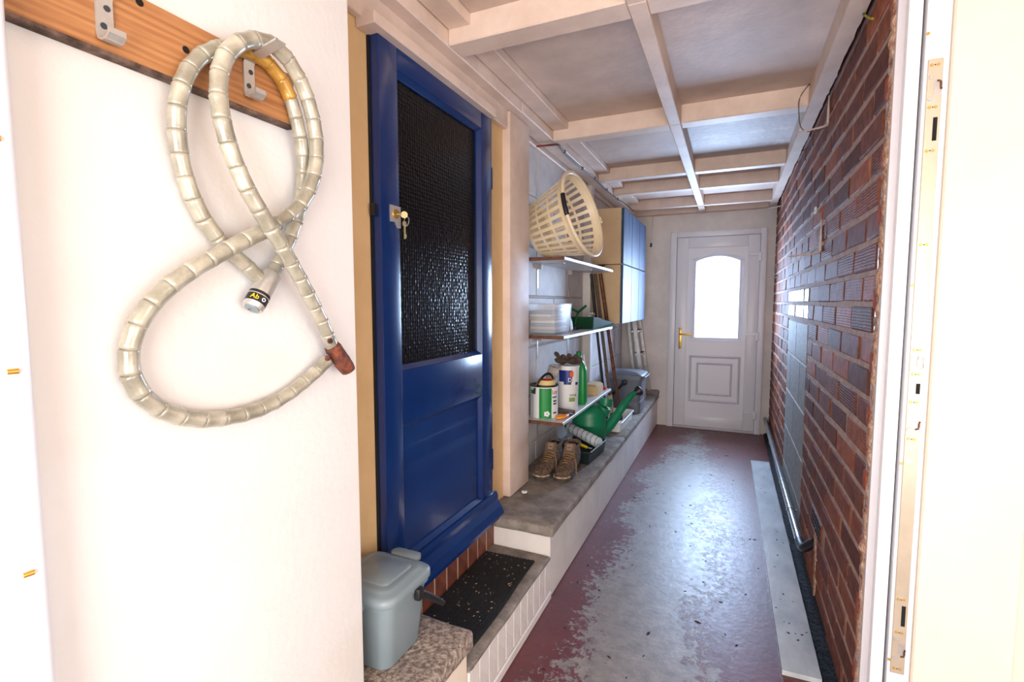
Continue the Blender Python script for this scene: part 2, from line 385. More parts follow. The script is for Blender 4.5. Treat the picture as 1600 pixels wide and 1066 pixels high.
def catmull(pts, n=6, closed=False):
    P = [Vector(p) for p in pts]; out = []; m = len(P)
    rng = range(m) if closed else range(m - 1)
    for i in rng:
        p0 = P[i - 1] if (i > 0 or closed) else P[0]; p1 = P[i]; p2 = P[(i + 1) % m]
        p3 = P[(i + 2) % m] if (i + 2 < m or closed) else P[-1]
        for k in range(n):
            t = k / n
            out.append(0.5 * ((2 * p1) + (p2 - p0) * t + (2 * p0 - 5 * p1 + 4 * p2 - p3) * t * t + (3 * p1 - p0 - 3 * p2 + p3) * t ** 3))
    if not closed: out.append(P[-1])
    return out
def rrect(x0, x1, y0, y1, z, r, k=4):
    out = []
    for cx, cy, a0 in ((x1 - r, y1 - r, 0), (x0 + r, y1 - r, 90), (x0 + r, y0 + r, 180), (x1 - r, y0 + r, 270)):
        for i in range(k + 1):
            a = R(a0 + 90 * i / k); out.append((cx + math.cos(a) * r, cy + math.sin(a) * r, z))
    return out
def text_bm(txt, size, fn, extrude=0.0006):
    """lettering as a mesh; fn maps the flat (u, v, w) of the letters onto the surface"""
    cu = bpy.data.curves.new('txt', 'FONT'); cu.body = txt; cu.size = size; cu.extrude = extrude; cu.align_x = 'CENTER'; cu.resolution_u = 3
    o = bpy.data.objects.new('txt', cu); COL.objects.link(o)
    bpy.context.view_layer.update()
    me = bpy.data.meshes.new_from_object(o); b = B(); b.bm.from_mesh(me)
    bpy.data.objects.remove(o); bpy.data.meshes.remove(me); bpy.data.curves.remove(cu)
    for v in b.bm.verts: v.co = fn(v.co.x, v.co.y, v.co.z)
    return b

# ================================================================== THE SETTING
XB, XK, XD, XW, XL, YF, ZC = 0.377, -0.706, -1.0, -1.10, -0.82, 5.52, 2.25
LEDGE = 0.34
struct('floor', B().box(-1.3, 1.6, -1.3, 5.7, -0.1, 0.0), floor_m, 'worn red painted concrete floor of the passage')

# ---- near left wall with the coat rack
b = B().box(-1.3, XL, -1.2, 0.93, 0, 2.5, 0.006, 2)
struct('wall_left', b, white_wall, 'white plastered wall beside the blue door', smooth=40)
# ---- recessed cream wall that carries the blue door
struct('wall_recess', B().box(-1.3, -1.04, 0.93, 2.24, 0, 2.5), cream_wall, 'cream plastered wall around the blue door')
# ---- back and right walls of the space the camera stands in (window opening behind the camera)
b = B()
b.box(-1.3, -0.78, -1.3, -1.2, 0, 2.5); b.box(0.98, 1.7, -1.3, -1.2, 0, 2.5)
b.box(-0.78, 0.98, -1.3, -1.2, 0, 0.38); b.box(-0.78, 0.98, -1.3, -1.2, 1.92, 2.5)
struct('wall_back', b, white_wall, 'white wall with a wide window behind the camera')
b = B(); b.box(1.6, 1.7, -1.2, -0.82, 0, 2.5); b.box(1.6, 1.7, 0.72, 1.75, 0, 2.5); b.box(1.6, 1.7, -0.82, 0.72, 0, 0.38); b.box(1.6, 1.7, -0.82, 0.72, 1.72, 2.5)
struct('wall_side', b, reveal_m, 'white side wall with an opening for the added window')
wn = thing('added_window', 'unseen white framed side window added to light the left side', '', (1.65, -0.05, 0.38), kind='structure')  # unseen window, put in to bring light onto the left side
b = B(); b.box(1.62, 1.67, -0.82, -0.76, 0.38, 1.72); b.box(1.62, 1.67, 0.66, 0.72, 0.38, 1.72); b.box(1.62, 1.67, -0.76, 0.66, 0.38, 0.44); b.box(1.62, 1.67, -0.76, 0.66, 1.66, 1.72)
obj('window_frame', b, upvc, wn); obj('pane', B().box(1.64, 1.646, -0.76, 0.66, 0.44, 1.66), pane_m, wn)
# window behind the camera
wn = thing('window_1', 'wide white framed window behind the camera', '', (0.1, -1.25, 0.38), kind='structure')
b = B()
for x0, x1 in ((-0.78, -0.72), (0.07, 0.13), (0.92, 0.98)): b.box(x0, x1, -1.27, -1.22, 0.38, 1.92)
b.box(-0.72, 0.92, -1.27, -1.22, 0.38, 0.44); b.box(-0.72, 0.92, -1.27, -1.22, 1.86, 1.92)
obj('window_frame', b, upvc, wn)
for x0, x1 in ((-0.72, 0.07), (0.13, 0.92)): obj('pane', B().box(x0, x1, -1.25, -1.244, 0.44, 1.86), pane_m, wn)

# ---- far wall
b = B()
b.box(-1.3, -0.605, YF, 5.7, 0, 2.5); b.box(0.302, 0.6, YF, 5.7, 0, 2.5); b.box(-0.605, 0.302, YF, 5.7, 2.062, 2.5)
wf = struct('wall_far', b, white_paint, 'white painted end wall around the back door')

# ---- block wall on the left beyond the post
wb = struct('wall_block', B().box(-1.3, XW - 0.006, 2.24, YF, 0, 2.5), block_mortar, 'white painted blockwork wall behind the shelves')
BP, BH = 0.655, 0.300
def blockmesh(L, h): return mesh_of('block', B().box(-0.03, 0.0, -L / 2, L / 2, -h / 2, h / 2, 0.004), block_paint)
full = blockmesh(BP - 0.012, BH - 0.012)
zi = 1.365 - 4 * BH; r = 0
while zi < 2.45:
    z0, z1 = max(zi, 0.30), min(zi + BH, 2.49)
    if z1 - z0 > 0.05:
        off = 2.853 if r % 2 == 0 else 3.18
        y = off - 2 * BP
        while y < YF:
            a, c = max(y, 2.40), min(y + BP, YF)
            if c - a > 0.06:
                fullsize = abs(c - a - BP) < 1e-4 and abs(z1 - z0 - BH) < 1e-4
                me = full if fullsize else blockmesh(c - a - 0.012, z1 - z0 - 0.012)
                link('block', me, wb, Matrix.Translation((XW + random.uniform(-0.001, 0.001), (a + c) / 2, (z0 + z1) / 2)))
            y += BP
    zi += BH; r += 1
# painted post beside the blue door, and a second pilaster beyond the shelves
struct('trim_1', B().box(-1.3, XD, 2.235, 2.487, LEDGE, ZC, 0.006, 2), timber_white, 'white painted post between blue door and shelves', smooth=40)
struct('trim_2', B().box(-1.12, -1.04, 3.90, 3.99, LEDGE, 2.30, 0.004), white_paint, 'narrow white pilaster behind the leaning poles')

# ---- right brick wall
wr = struct('wall_right', B().box(XB + 0.0045, 0.62, 1.70, YF, 0, 2.5), mortar, 'brown rustic brick wall along the passage')
CP, BL = 0.0935, 0.287
PY0, PY1, PZ1 = 3.06, 4.04, 1.215       # blocked-up opening in grey cement blocks
def brickmesh(L, seed):
    rnd = random.Random(seed); h = CP - 0.019
    bb = B().box(0, 0.03, -L / 2, L / 2, -h / 2, h / 2, 0.004)
    for v in bb.bm.verts:
        if v.co.x < 0.005: v.co += Vector((rnd.uniform(-0.0015, 0.0015), rnd.uniform(-0.003, 0.003), rnd.uniform(-0.003, 0.003)))
    return mesh_of('brick', bb, brick_m)
variants = [brickmesh(BL - 0.018, s) for s in range(5)]
cells = []
k = -15
while True:
    zc = 1.372 + CP * k
    if zc + CP / 2 > 2.45: break
    if zc - CP / 2 > -0.04:
        off = (1.88 if k % 2 == 0 else 2.024) - BL
        y = off
        while y < YF:
            a, c = max(y, 1.695), min(y + BL, YF)
            segs = [(a, c)]
            if zc < PZ1:
                segs = []
                if a < PY0: segs.append((a, min(c, PY0)))
                if c > PY1: segs.append((max(a, PY1), c))
            if PZ1 < zc < 1.42:
                segs = []
                if a < PY0: segs.append((a, min(c, PY0)))
                if c > PY1: segs.append((max(a, PY1), c))
            for (s0, s1) in segs:
                if s1 - s0 > 0.05: cells.append((zc, s0, s1, k))
            y += BL
    k += 1
AIR = (2.36, 2.63)     # one brick is a louvred air brick
cells = [c for c in cells if not (abs(c[0] - 0.345) < CP * 0.5 and c[1] < 2.5 < c[2])]
cells.sort(key=lambda c: c[1] + 0.25 * abs(c[0] - 1.3))
rest = B(); cutcache = {}
for n, (zc, s0, s1, k) in enumerate(cells):
    gloss = False
    yc = (s0 + s1) / 2
    if n < 292 or gloss:
        L = s1 - s0
        if abs(L - BL) < 1e-3: me = variants[random.randrange(5)]
        else:
            key = round(L, 2)
            if key not in cutcache: cutcache[key] = brickmesh(key - 0.018, int(key * 1000))
            me = cutcache[key]
        o = link('brick', me, wr, Matrix.Translation((XB + random.uniform(-0.002, 0.002), yc, zc)) @ Euler((random.uniform(-0.008, 0.008), 0, random.uniform(-0.006, 0.006))).to_matrix().to_4x4())
        if gloss:
            o.data = me.copy(); o.data.materials[0] = brick_gloss
    else:
        rest.box(XB, XB + 0.03, s0 + 0.009, s1 - 0.009, zc - CP / 2 + 0.0095, zc + CP / 2 - 0.0095, 0.003)
far_b = obj('brick_field', rest, brick_m, wr, kind='stuff')
# two courses of shiny short bricks over the old opening
for zc in [1.372 + CP * q for q in (-1, 0)]:
    for i in range(5):
        a, c = PY0 + 0.196 * i, PY0 + 0.196 * (i + 1)
        me = mesh_of('glazed_brick', B().box(0, 0.03, -0.080, 0.080, -0.037, 0.037, 0.004), brick_gloss)
        link('glazed_brick', me, wr, Matrix.Translation((XB, (a + c) / 2, zc)) @ Euler((0, random.uniform(-0.05, 0.05), random.uniform(-0.05, 0.05))).to_matrix().to_4x4())
# grey cement blocks that fill the old opening
zz = -0.06; row = 0
while zz < PZ1 - 0.02:
    z0, z1 = max(zz, 0.0), min(zz + 0.262, PZ1)
    cuts = [PY0, PY0 + 0.49, PY1] if row % 2 == 0 else [PY0, PY0 + 0.26, PY0 + 0.74, PY1]
    for a, c in zip(cuts[:-1], cuts[1:]):
        obj('cement_block', B().box(XB + 0.001, XB + 0.04, a + 0.005, c - 0.005, z0 + 0.005, z1 - 0.005, 0.003), cementp, wr)
    zz += 0.262; row += 1
# louvred air brick
ab = obj('air_brick', B().box(XB - 0.002, XB + 0.03, 2.37, 2.63, 0.30, 0.39, 0.003), red_tile, wr)
b = B()
for i in range(7):
    for j in range(3): b.box(XB - 0.004, XB - 0.0015, 2.385 + i * 0.034, 2.385 + i * 0.034 + 0.02, 0.310 + j * 0.026, 0.328 + j * 0.026)
obj('air_slot', b, dark_gap, ab)
# broken edge of brick and mortar where the wall meets the door frame
rnd = random.Random(3); loops = []
z = 0.0; b = B(); rows_ = []
while z <= 2.46:
    q = 0.012 * noise.noise(Vector((0, 3.1, z * 9))) + 0.010 * noise.noise(Vector((5, 0, z * 31)))
    q2 = 0.010 * noise.noise(Vector((9, 3.1, z * 14))) + 0.012 * noise.noise(Vector((5, 7, z * 37)))
    rows_.append([(XB - 0.006 + q2 * 0.5, 1.652 + q * 0.5, z), (XB - 0.011 + q * 0.7, 1.668 + q2, z), (XB - 0.004 + q2 * 0.6, 1.694 + q * 1.6, z), (XB + 0.012, 1.716 + q2 * 2, z), (XB + 0.03, 1.72, z), (XB + 0.03, 1.640, z)])
    z += 0.012
b.loft(rows_); obj('broken_mortar_edge', b, rubble, wr, smooth=60)
for i in range(11):
    zb = 0.25 + i * 0.187 + rnd.uniform(-0.03, 0.03); yy = 1.686
    obj('broken_brick_end', B().box(XB - 0.009, XB + 0.03, yy - 0.010, yy + 0.032, zb - 0.032, zb + 0.03, 0.008, 2), brick_cut, wr, smooth=60)
# white smear of filler below the pipe end
pts = [(2.50, 0.33), (2.478, 0.28), (2.462, 0.20), (2.455, 0.10), (2.462, 0.02), (2.485, 0.02), (2.492, 0.10), (2.50, 0.19), (2.525, 0.27), (2.52, 0.32)]
obj('filler_smear', B().prism([(XB - 0.004, y, z) for y, z in pts], (0.01, 0, 0)), rubble, wr)
# bitumen fillet along the foot of the wall
loops = []; y = 1.72
while y <= YF + 0.01:
    q = 0.006 * noise.noise(Vector((y * 7, 0, 0))) + 0.003 * noise.noise(Vector((y * 31, 2, 0)))
    loops.append([(0.334 + q, y, 0.0), (0.340 + q, y, 0.008 + q * 0.5), (0.362, y, 0.016 + q), (0.380, y, 0.040 + q * 1.5), (0.39, y, 0.0)])
    y += 0.03
struct('trim_3', B().loft(loops), bitumen, 'black bitumen fillet along the foot of the brick wall', smooth=70)

# ---- ceiling: deck, boards, beams, joists and plates
ce = struct('ceiling', B().box(-1.3, 1.7, -1.3, 5.7, 2.37, 2.5), dark_gap, 'white painted ceiling of boards and beams')
BY = [(0.45, 0.545), (1.60, 1.70), (2.74, 2.83), (3.79, 3.87), (4.33, 4.40), (5.08, 5.15), (5.44, 5.52)]
JX0, JX1 = -0.325, -0.268
PLX0, PLX1, PRX0 = -1.035, -0.960, 0.302
ys = [-1.2] + [v for p in BY for v in p]
bays = [(-1.2, 0.45)] + [(BY[i][1], BY[i + 1][0]) for i in range(len(BY) - 1)]
for i, (a, c) in enumerate(bays):
    obj('ceiling_board', B().box(-0.865, JX0 + 0.01, a - 0.01, c + 0.01, 2.340, 2.352), panel_m, ce)
    o = obj('ceiling_board', B().box(JX1 - 0.01, PRX0 + 0.02 if a > 1.6 else 1.65, a - 0.01, c + 0.01, 2.340, 2.352), panel_stain if i == 3 else panel_m, ce)
    obj('side_batten', B().box(-0.956, -0.868, a, c, 2.303, 2.345, 0.002), timber_white, ce)
for i, (a, c) in enumerate(BY):
    dz = random.uniform(-0.003, 0.003)
    obj('beam', B().box(PLX1, JX0, a, c, ZC + dz, 2.36, 0.004), timber_white, ce)
    obj('beam', B().box(JX1, PRX0 if i > 1 else 1.65, a + 0.004, c, ZC + dz * 0.5, 2.36, 0.004), timber_white, ce)
cuts = [-1.2, 0.5, 1.612, 2.752, 3.80, 4.37, 5.11, YF]
for a, c in zip(cuts[:-1], cuts[1:]): obj('joist', B().box(JX0, JX1, a + 0.001, c - 0.001, ZC - 0.004 + random.uniform(-0.003, 0.003), 2.36, 0.003), timber_white, ce)
obj('wall_plate', B().box(PLX0, PLX1, -1.2, 2.29, ZC, 2.36, 0.004), timber_white, ce)
obj('wall_plate', B().box(PLX0 - 0.02, PLX1, 2.295, YF, ZC + 0.004, 2.36, 0.004), timber_white, ce)
obj('cornice_strip', B().box(-1.11, PLX0 - 0.004, -1.2, YF, ZC + 0.022, 2.36, 0.012, 2), timber_white, ce)
obj('corner_bead', B().box(-1.11, -1.070, 2.49, YF, ZC - 0.015, ZC + 0.03, 0.006), timber_white, ce)
loops = []; y = 1.72
while y <= YF:
    q = 0.005 * noise.noise(Vector((y * 5, 0, 3))) + 0.004 * noise.noise(Vector((y * 23, 0, 7)))
    loops.append([(PRX0, y, ZC), (0.362 + q, y, ZC + 0.004), (0.368 + q, y, ZC + 0.05), (0.368, y, 2.36), (PRX0, y, 2.36)]); y += 0.035
obj('wall_plate', B().loft(loops), timber_white, ce)
0 and obj('plaster_lump', B().lathe([(0.001, -0.012), (0.03, -0.010), (0.045, 0.0), (0.04, 0.012)], 12, Matrix.Translation((0.335, 2.55, ZC)) @ Matrix.Scale(2.6, 4, (0, 1, 0))), timber_white, ce, smooth=60)

# ---- ledges and step on the left
def slab(name, x0, x1, y0, y1, z0, z1, amp, mat, parent=None):
    bb = B(); nx, ny = 6, max(4, int((y1 - y0) / 0.06))
    bb.box(x0, x1, y0, y1, z0, z1, 0.012, 2)
    bmesh.ops.subdivide_edges(bb.bm, edges=[e for e in bb.bm.edges if e.calc_length() > 0.1], cuts=14, use_grid_fill=True)
    for v in bb.bm.verts:
        n = noise.noise_vector(v.co * 9) * amp + noise.noise_vector(v.co * 35) * amp * 0.6
        v.co += n
    return obj(name, bb, mat, parent, smooth=60)
kerb = struct('kerb_wall', B().box(-1.12, XK, 2.01, YF, 0, 0.295, 0.006), white_paint, 'low white painted kerb wall along the left of the passage')
slab('coping_slab', -1.12, -0.688, 1.995, 3.62, 0.292, LEDGE, 0.004, conc, kerb)
slab('coping_slab', -1.12, -0.690, 3.625, YF - 0.01, 0.292, LEDGE, 0.003, conc, kerb)
obj('stone_stop', B().box(-0.86, -0.685, 5.38, 5.50, LEDGE - 0.002, LEDGE + 0.045, 0.012, 2), conc, kerb, smooth=50)
plinth = struct('bin_plinth', B().box(-1.06, XK - 0.004, 0.90, 1.262, 0, 0.285, 0.004), reveal_m, 'cream plinth under the speckled stone ledge')
slab('ledge_slab', -1.06, -0.684, 0.90, 1.262, 0.283, LEDGE, 0.005, conc_speck, plinth)
step = struct('door_step', B().box(-1.06, XK - 0.006, 1.262, 2.012, 0, 0.188), tile_grout, 'concrete door step with white tiled front')
slab('step_top', -1.06, -0.700, 1.264, 2.012, 0.186, 0.205, 0.0015, conc, step)
n = 11; tw = (2.012 - 1.264) / n
tm = mesh_of('front_tile', B().box(-0.006, 0.004, -tw / 2 + 0.0016, tw / 2 - 0.0016, -0.072, 0.072, 0.002), white_tile)
for i in range(n): link('front_tile', tm, step, Matrix.Translation((XK - 0.002, 1.264 + tw * (i + 0.5), 0.113)))
obj('tile_skirt', B().box(XK - 0.008, XK + 0.006, 1.10, 2.02, 0, 0.036, 0.004), white_tile, step)
# red tiles under the door
rt = struct('riser', B().box(-1.06, -0.985, 1.25, 2.02, 0.2, 0.335), tile_grout, 'riser of upright red tiles under the blue door')
n = 9; tw = 0.77 / n
tm = mesh_of('riser_tile', B().box(-0.01, 0.006, -tw / 2 + 0.0045, tw / 2 - 0.0045, -0.066, 0.064, 0.002), red_tile)
for i in range(n): link('riser_tile', tm, rt, Matrix.Translation((-0.9885 + random.uniform(-0.0007, 0.0007), 1.25 + tw * (i + 0.5), 0.268)))

# ---- the blue door (door_1)
dr = thing('door_1', 'blue glossy half glazed timber door', '', (-1.02, 1.645, 0.335), kind='structure')
Y0, Y1, Z0, Z1 = 1.257, 2.035, 0.335, 2.17
GX0, GX1, GZ0, GZ1 = 1.352, 1.925, 1.103, 2.072
PX0, PX1, PZ0, PZ1b = 1.372, 1.945, 0.44, 0.918
XF = XD
def stile(n_, y0, y1, z0, z1): return obj(n_, B().box(-1.042, XF, y0, y1, z0, z1, 0.003, 2), blue, dr, smooth=40)
stile('stile', Y0, GX0, Z0, Z1); stile('stile', GX1 + 0.010, Y1, Z0, Z1)
stile('top_rail', GX0, GX1 + 0.010, GZ1, Z1); stile('lock_rail', GX0, GX1 + 0.010, PZ1b, GZ1 - (GZ1 - GZ0)); stile('bottom_rail', GX0, GX1 + 0.010, Z0, PZ0)
obj('glass_pane', B().box(-1.034, -1.024, GX0, GX1 + 0.01, GZ0, GZ1), obscure, dr)
obj('lower_panel', B().box(-1.036, -1.018, GX0, GX1 + 0.01, PZ0, PZ1b), blue, dr)
def bead(y0, y1, z0, z1, wd, proud):
    # four mitred sloping strips
    q = [((y0, z0), (y1, z0), (y1 - wd, z0 + wd), (y0 + wd, z0 + wd)), ((y1, z0), (y1, z1), (y1 - wd, z1 - wd), (y1 - wd, z0 + wd)),
         ((y1, z1), (y0, z1), (y0 + wd, z1 - wd), (y1 - wd, z1 - wd)), ((y0, z1), (y0, z0), (y0 + wd, z0 + wd), (y0 + wd, z1 - wd))]
    for a in q:
        bb = B()
        top = [(XF - 0.002 if i < 2 else XF - proud, p[0], p[1]) for i, p in enumerate(a)]
        bb.prism(top, (-0.02, 0, 0)); obj('bead', bb, blue, dr)
bead(GX0, GX1 + 0.01, GZ0, GZ1, 0.016, 0.018); bead(PX0 - 0.02, PX1 - 0.01, PZ0, PZ1b, 0.016, 0.016)
# weather board at the foot
prof = [(-1.0, 0.44), (-0.992, 0.44), (-0.984, 0.425), (-0.984, 0.405), (-0.965, 0.375), (-0.952, 0.345), (-0.952, 0.332), (-1.0, 0.332)]
obj('weather_board', B().prism([(x, 1.256, z) for x, z in prof], (0, 0.80, 0)), blue, dr)
# lock plate and cylinder
lk = obj('lock_plate', B().prism([(XF, 1.300, 1.640), (XF, 1.300, 1.588), (XF, 1.323, 1.588), (XF, 1.334, 1.572), (XF, 1.352, 1.572), (XF, 1.352, 1.640)], (0.004, 0, 0)), chrome, dr)
obj('cylinder', B().cyl((XF + 0.003, 1.326, 1.614), (XF + 0.007, 1.326, 1.614), 0.015, seg=20), brass, lk, smooth=40)
for zz in (1.886, 0.597):
    obj('hinge', B().box(XF - 0.016, XF - 0.004, 2.030, 2.052, zz - 0.047, zz + 0.047, 0.002).cyl((XF - 0.006, 2.036, zz - 0.048), (XF - 0.006, 2.036, zz + 0.048), 0.007, seg=10), blue, dr, smooth=40)
obj('latch_keep', B().box(-1.03, XF - 0.014, 1.243, 1.256, 1.60, 1.636), black_m, dr)
obj('door_edge_shadow_gap', B().box(-1.041, -1.03, Y0 - 0.004, Y1 + 0.003, Z0, Z1), dark_gap, dr, label='dark gap around the door leaf')
# batten above the door
struct('trim_4', B().box(-1.04, -0.968, 1.205, 2.02, 2.140, 2.176, 0.003), timber_white, 'cream wooden batten fixed over the blue door')
struct('trim_5', B().box(-1.04, -1.012, 0.93, 2.235, 2.165, 2.26, 0.004), timber_white, 'painted head board above the batten')

# ---- far back door (door_2)
fd = thing('door_2', 'white panelled back door with an arched bright pane', '', (-0.15, 5.5, 0), kind='structure')
def fbox(nm, x0, x1, z0, z1, y0, y1, m=upvc, par=None, bev=0.004): return obj(nm, B().box(x0, x1, y0, y1, z0, z1, bev, 2), m, par or fd, smooth=40)
fbox('frame_jamb', -0.605, -0.540, 0, 2.062, 5.482, 5.56); fbox('frame_jamb', 0.245, 0.302, 0, 2.062, 5.482, 5.56)
fbox('frame_head', -0.540, 0.245, 2.005, 2.062, 5.482, 5.56); fbox('threshold', -0.540, 0.245, 0.0, 0.022, 5.482, 5.56, upvc2)
fbox('door_stop', -0.560, -0.515, 0, 2.062, 5.548, 5.575); fbox('door_stop', 0.222, 0.262, 0, 2.062, 5.548, 5.575); fbox('door_stop', -0.54, 0.245, 1.985, 2.03, 5.548, 5.575); fbox('door_stop', -0.54, 0.245, 0.0, 0.05, 5.548, 5.575)
fbox('leaf_stile', -0.536, -0.425, 0.024, 2.003, 5.492, 5.55); fbox('leaf_stile', 0.137, 0.243, 0.024, 2.003, 5.492, 5.55)
fbox('leaf_rail', -0.425, 0.137, 1.895, 2.003, 5.492, 5.55); fbox('leaf_rail', -0.425, 0.137, 0.024, 0.135, 5.492, 5.55)
# centre panel with arched opening
def arch(x0, x1, z0, z1, rise, n=10):
    xs = [(x0 + (x1 - x0) * i / n) for i in range(n + 1)]; cx, h = (x0 + x1) / 2, (x1 - x0) / 2
    return [(x0, z0), (x1, z0)] + [(x, z1 + rise * (1 - ((x - cx) / h) ** 2)) for x in reversed(xs)]
ga = arch(-0.345, 0.066, 0.970, 1.750, 0.052)
oa = arch(-0.392, 0.105, 0.936, 1.776, 0.052)
bb = B()
outer = [(-0.425, 0.135), (0.137, 0.135), (0.137, 1.895), (-0.425, 1.895)]
# panel face = lower part + frame around the arch
bb.box(-0.425, 0.137, 5.505, 5.54, 0.135, 0.970); bb.box(-0.425, -0.345, 5.505, 5.54, 0.970, 1.895); bb.box(0.066, 0.137, 5.505, 5.54, 0.970, 1.895)
for p, q in zip(ga[2:-1], ga[3:]):
    bb.prism([(p[0], 5.505, p[1]), (p[0], 5.505, 1.895), (q[0], 5.505, 1.895), (q[0], 5.505, q[1])], (0, 0.035, 0))
obj('leaf_panel', bb, upvc, fd)
bb = B(); a1 = ga; a2 = oa
for i in range(len(a1)):
    j = (i + 1) % len(a1)
    bb.prism([(a1[i][0], 5.510, a1[i][1]), (a1[j][0], 5.510, a1[j][1]), (a2[j][0], 5.494, a2[j][1]), (a2[i][0], 5.494, a2[i][1])], (0, 0.02, 0))
obj('arch_moulding', bb, upvc3, fd)
obj('glass_pane', B().prism([(x, 5.52, z) for x, z in arch(-0.36, 0.08, 0.96, 1.755, 0.058)], (0, 0.006, 0)), pane_m, fd)
for (x0, x1, z0, z1, wd) in ((-0.392, 0.103, 0.288, 0.780, 0.026), (-0.318, 0.028, 0.362, 0.706, 0.022)):
    bb = B()
    for (p, q, s_, t_) in (((x0, z0), (x1, z0), (x1 - wd, z0 + wd), (x0 + wd, z0 + wd)), ((x1, z0), (x1, z1), (x1 - wd, z1 - wd), (x1 - wd, z0 + wd)),
                           ((x1, z1), (x0, z1), (x0 + wd, z1 - wd), (x1 - wd, z1 - wd)), ((x0, z1), (x0, z0), (x0 + wd, z0 + wd), (x0 + wd, z1 - wd))):
        mid = lambda a_, b_: ((a_[0] + b_[0]) / 2, (a_[1] + b_[1]) / 2)
        m0, m1 = mid(p, t_), mid(q, s_)
        bb.prism([(p[0], 5.505, p[1]), (q[0], 5.505, q[1]), (m1[0], 5.492, m1[1]), (m0[0], 5.492, m0[1])], (0, 0.012, 0))
        bb.prism([(m0[0], 5.492, m0[1]), (m1[0], 5.492, m1[1]), (s_[0], 5.505, s_[1]), (t_[0], 5.505, t_[1])], (0, 0.012, 0))
    obj('panel_moulding', bb, upvc3, fd)
hd = obj('handle', B().box(-0.499, -0.471, 5.482, 5.492, 0.842, 1.068, 0.003, 2), brass, fd, smooth=40)
obj('lever', B().tube(catmull([(-0.485, 5.484, 0.998), (-0.484, 5.455, 0.998), (-0.465, 5.448, 0.998), (-0.42, 5.448, 0.997), (-0.372, 5.452, 0.993)], 4), 0.009, 10), brass, hd, smooth=60)
for zz in (0.86, 0.905, 0.975, 1.05): obj('screw', B().cyl((-0.485, 5.483, zz), (-0.485, 5.480, zz), 0.004, seg=8), ink, hd)
for zz in (1.794, 1.001, 0.203):
    obj('hinge', B().box(0.150, 0.238, 5.478, 5.494, zz - 0.002, zz + 0.035, 0.004).box(0.226, 0.262, 5.472, 5.494, zz - 0.055, zz + 0.035, 0.006), upvc, fd)

# ---- door frame jamb with the long steel keep on the right (door_3), and the plaster reveal
jf = thing('door_3', 'white door frame jamb with long metal lock keep', '', (0.42, 1.65, 0), kind='structure')
JY = 1.625
def jb(nm, x0, x1, y0, m, bev=0.003): return obj(nm, B().box(x0, x1, y0, 1.70, 0.0, 2.36, bev, 2), m, jf, smooth=40)
jb('sealant_band', 0.372, 0.392, 1.640, upvc2, 0.002); jb('frame_ridge', 0.390, 0.4085, 1.620, upvc, 0.006); jb('frame_ridge', 0.4085, 0.4245, 1.632, upvc, 0.003)
jb('frame_groove', 0.4245, 0.431, 1.655, dark_gap, 0.0); jb('frame_inner', 0.431, 0.482, JY, upvc, 0.002)
kp = obj('keep_strip', B().box(0.4375, 0.4690, JY - 0.004, JY + 0.001, 0.300, 1.945, 0.001), keep_m, jf)
def kscrew(x, z, r_=0.0042, m=screw_m): 
    s_ = obj('screw', B().cyl((x, JY - 0.0035, z), (x, JY - 0.0055, z), r_, r_ * 0.8, 12), m, kp, smooth=40)
    return s_
for zz in (1.930, 1.826, 1.718, 1.480, 1.205, 1.140, 1.065, 0.965, 0.515, 0.42, 0.315):
    kscrew(0.4455, zz); kscrew(0.4585, zz); obj('hole', B().cyl((0.452, JY - 0.0042, zz), (0.452, JY - 0.0046, zz), 0.0016, seg=8), dark_gap, kp)
for zz in (1.900, 1.847, 1.188, 1.156, 1.042, 0.990, 0.400, 0.345): kscrew(0.4455, zz, 0.0062, chrome)
for z0, z1 in ((1.742, 1.800), (1.088, 1.116), (0.440, 0.498)):
    obj('slot', B().box(0.4545, 0.4635, JY - 0.0047, JY - 0.0035, z0, z1), dark_gap, kp)
for zc, up in ((1.872, 1), (1.010, -1), (0.370, -1)):
    obj('hook_recess', B().box(0.452, 0.4685, JY - 0.0046, JY - 0.0036, zc - 0.020, zc + 0.020), chrome, kp)
    obj('hook_lip', B().tube(catmull([(0.458, JY - 0.005, zc + up * 0.018), (0.465, JY - 0.007, zc + up * 0.014), (0.466, JY - 0.007, zc), (0.468, JY - 0.006, zc - up * 0.004)], 4), 0.0022, 6), rusty_pole, kp, smooth=60)
obj('latch_box', B().tube(catmull([(0.4555, JY - 0.005, 1.186), (0.4665, JY - 0.005, 1.186), (0.4665, JY - 0.005, 1.158), (0.4555, JY - 0.005, 1.158)], 3, True), 0.0014, 6, closed=True), chrome, kp, smooth=60)
obj('hole', B().cyl((0.449, JY - 0.0042, 1.385), (0.449, JY - 0.0048, 1.385), 0.006, seg=14), pale_print, kp); obj('hole', B().cyl((0.449, JY - 0.0042, 0.905), (0.449, JY - 0.0048, 0.905), 0.006, seg=14), pale_print, kp)
for zz in (2.01, 1.375, 0.895, 0.335): obj('frame_screw', B().cyl((0.4343, JY, zz), (0.4343, JY - 0.002, zz), 0.004, seg=10), screw_m, jf)
# plaster reveal beyond the frame
struct('wall_reveal', B().box(0.482, 0.690, 1.612, 1.75, 0, 2.5, 0.004), reveal_m, 'cream white plastered reveal beside the door frame')
struct('wall_reveal_return', B().box(0.690, 1.65, 1.66, 1.75, 0, 2.5), reveal_m, 'plastered wall beyond the reveal')

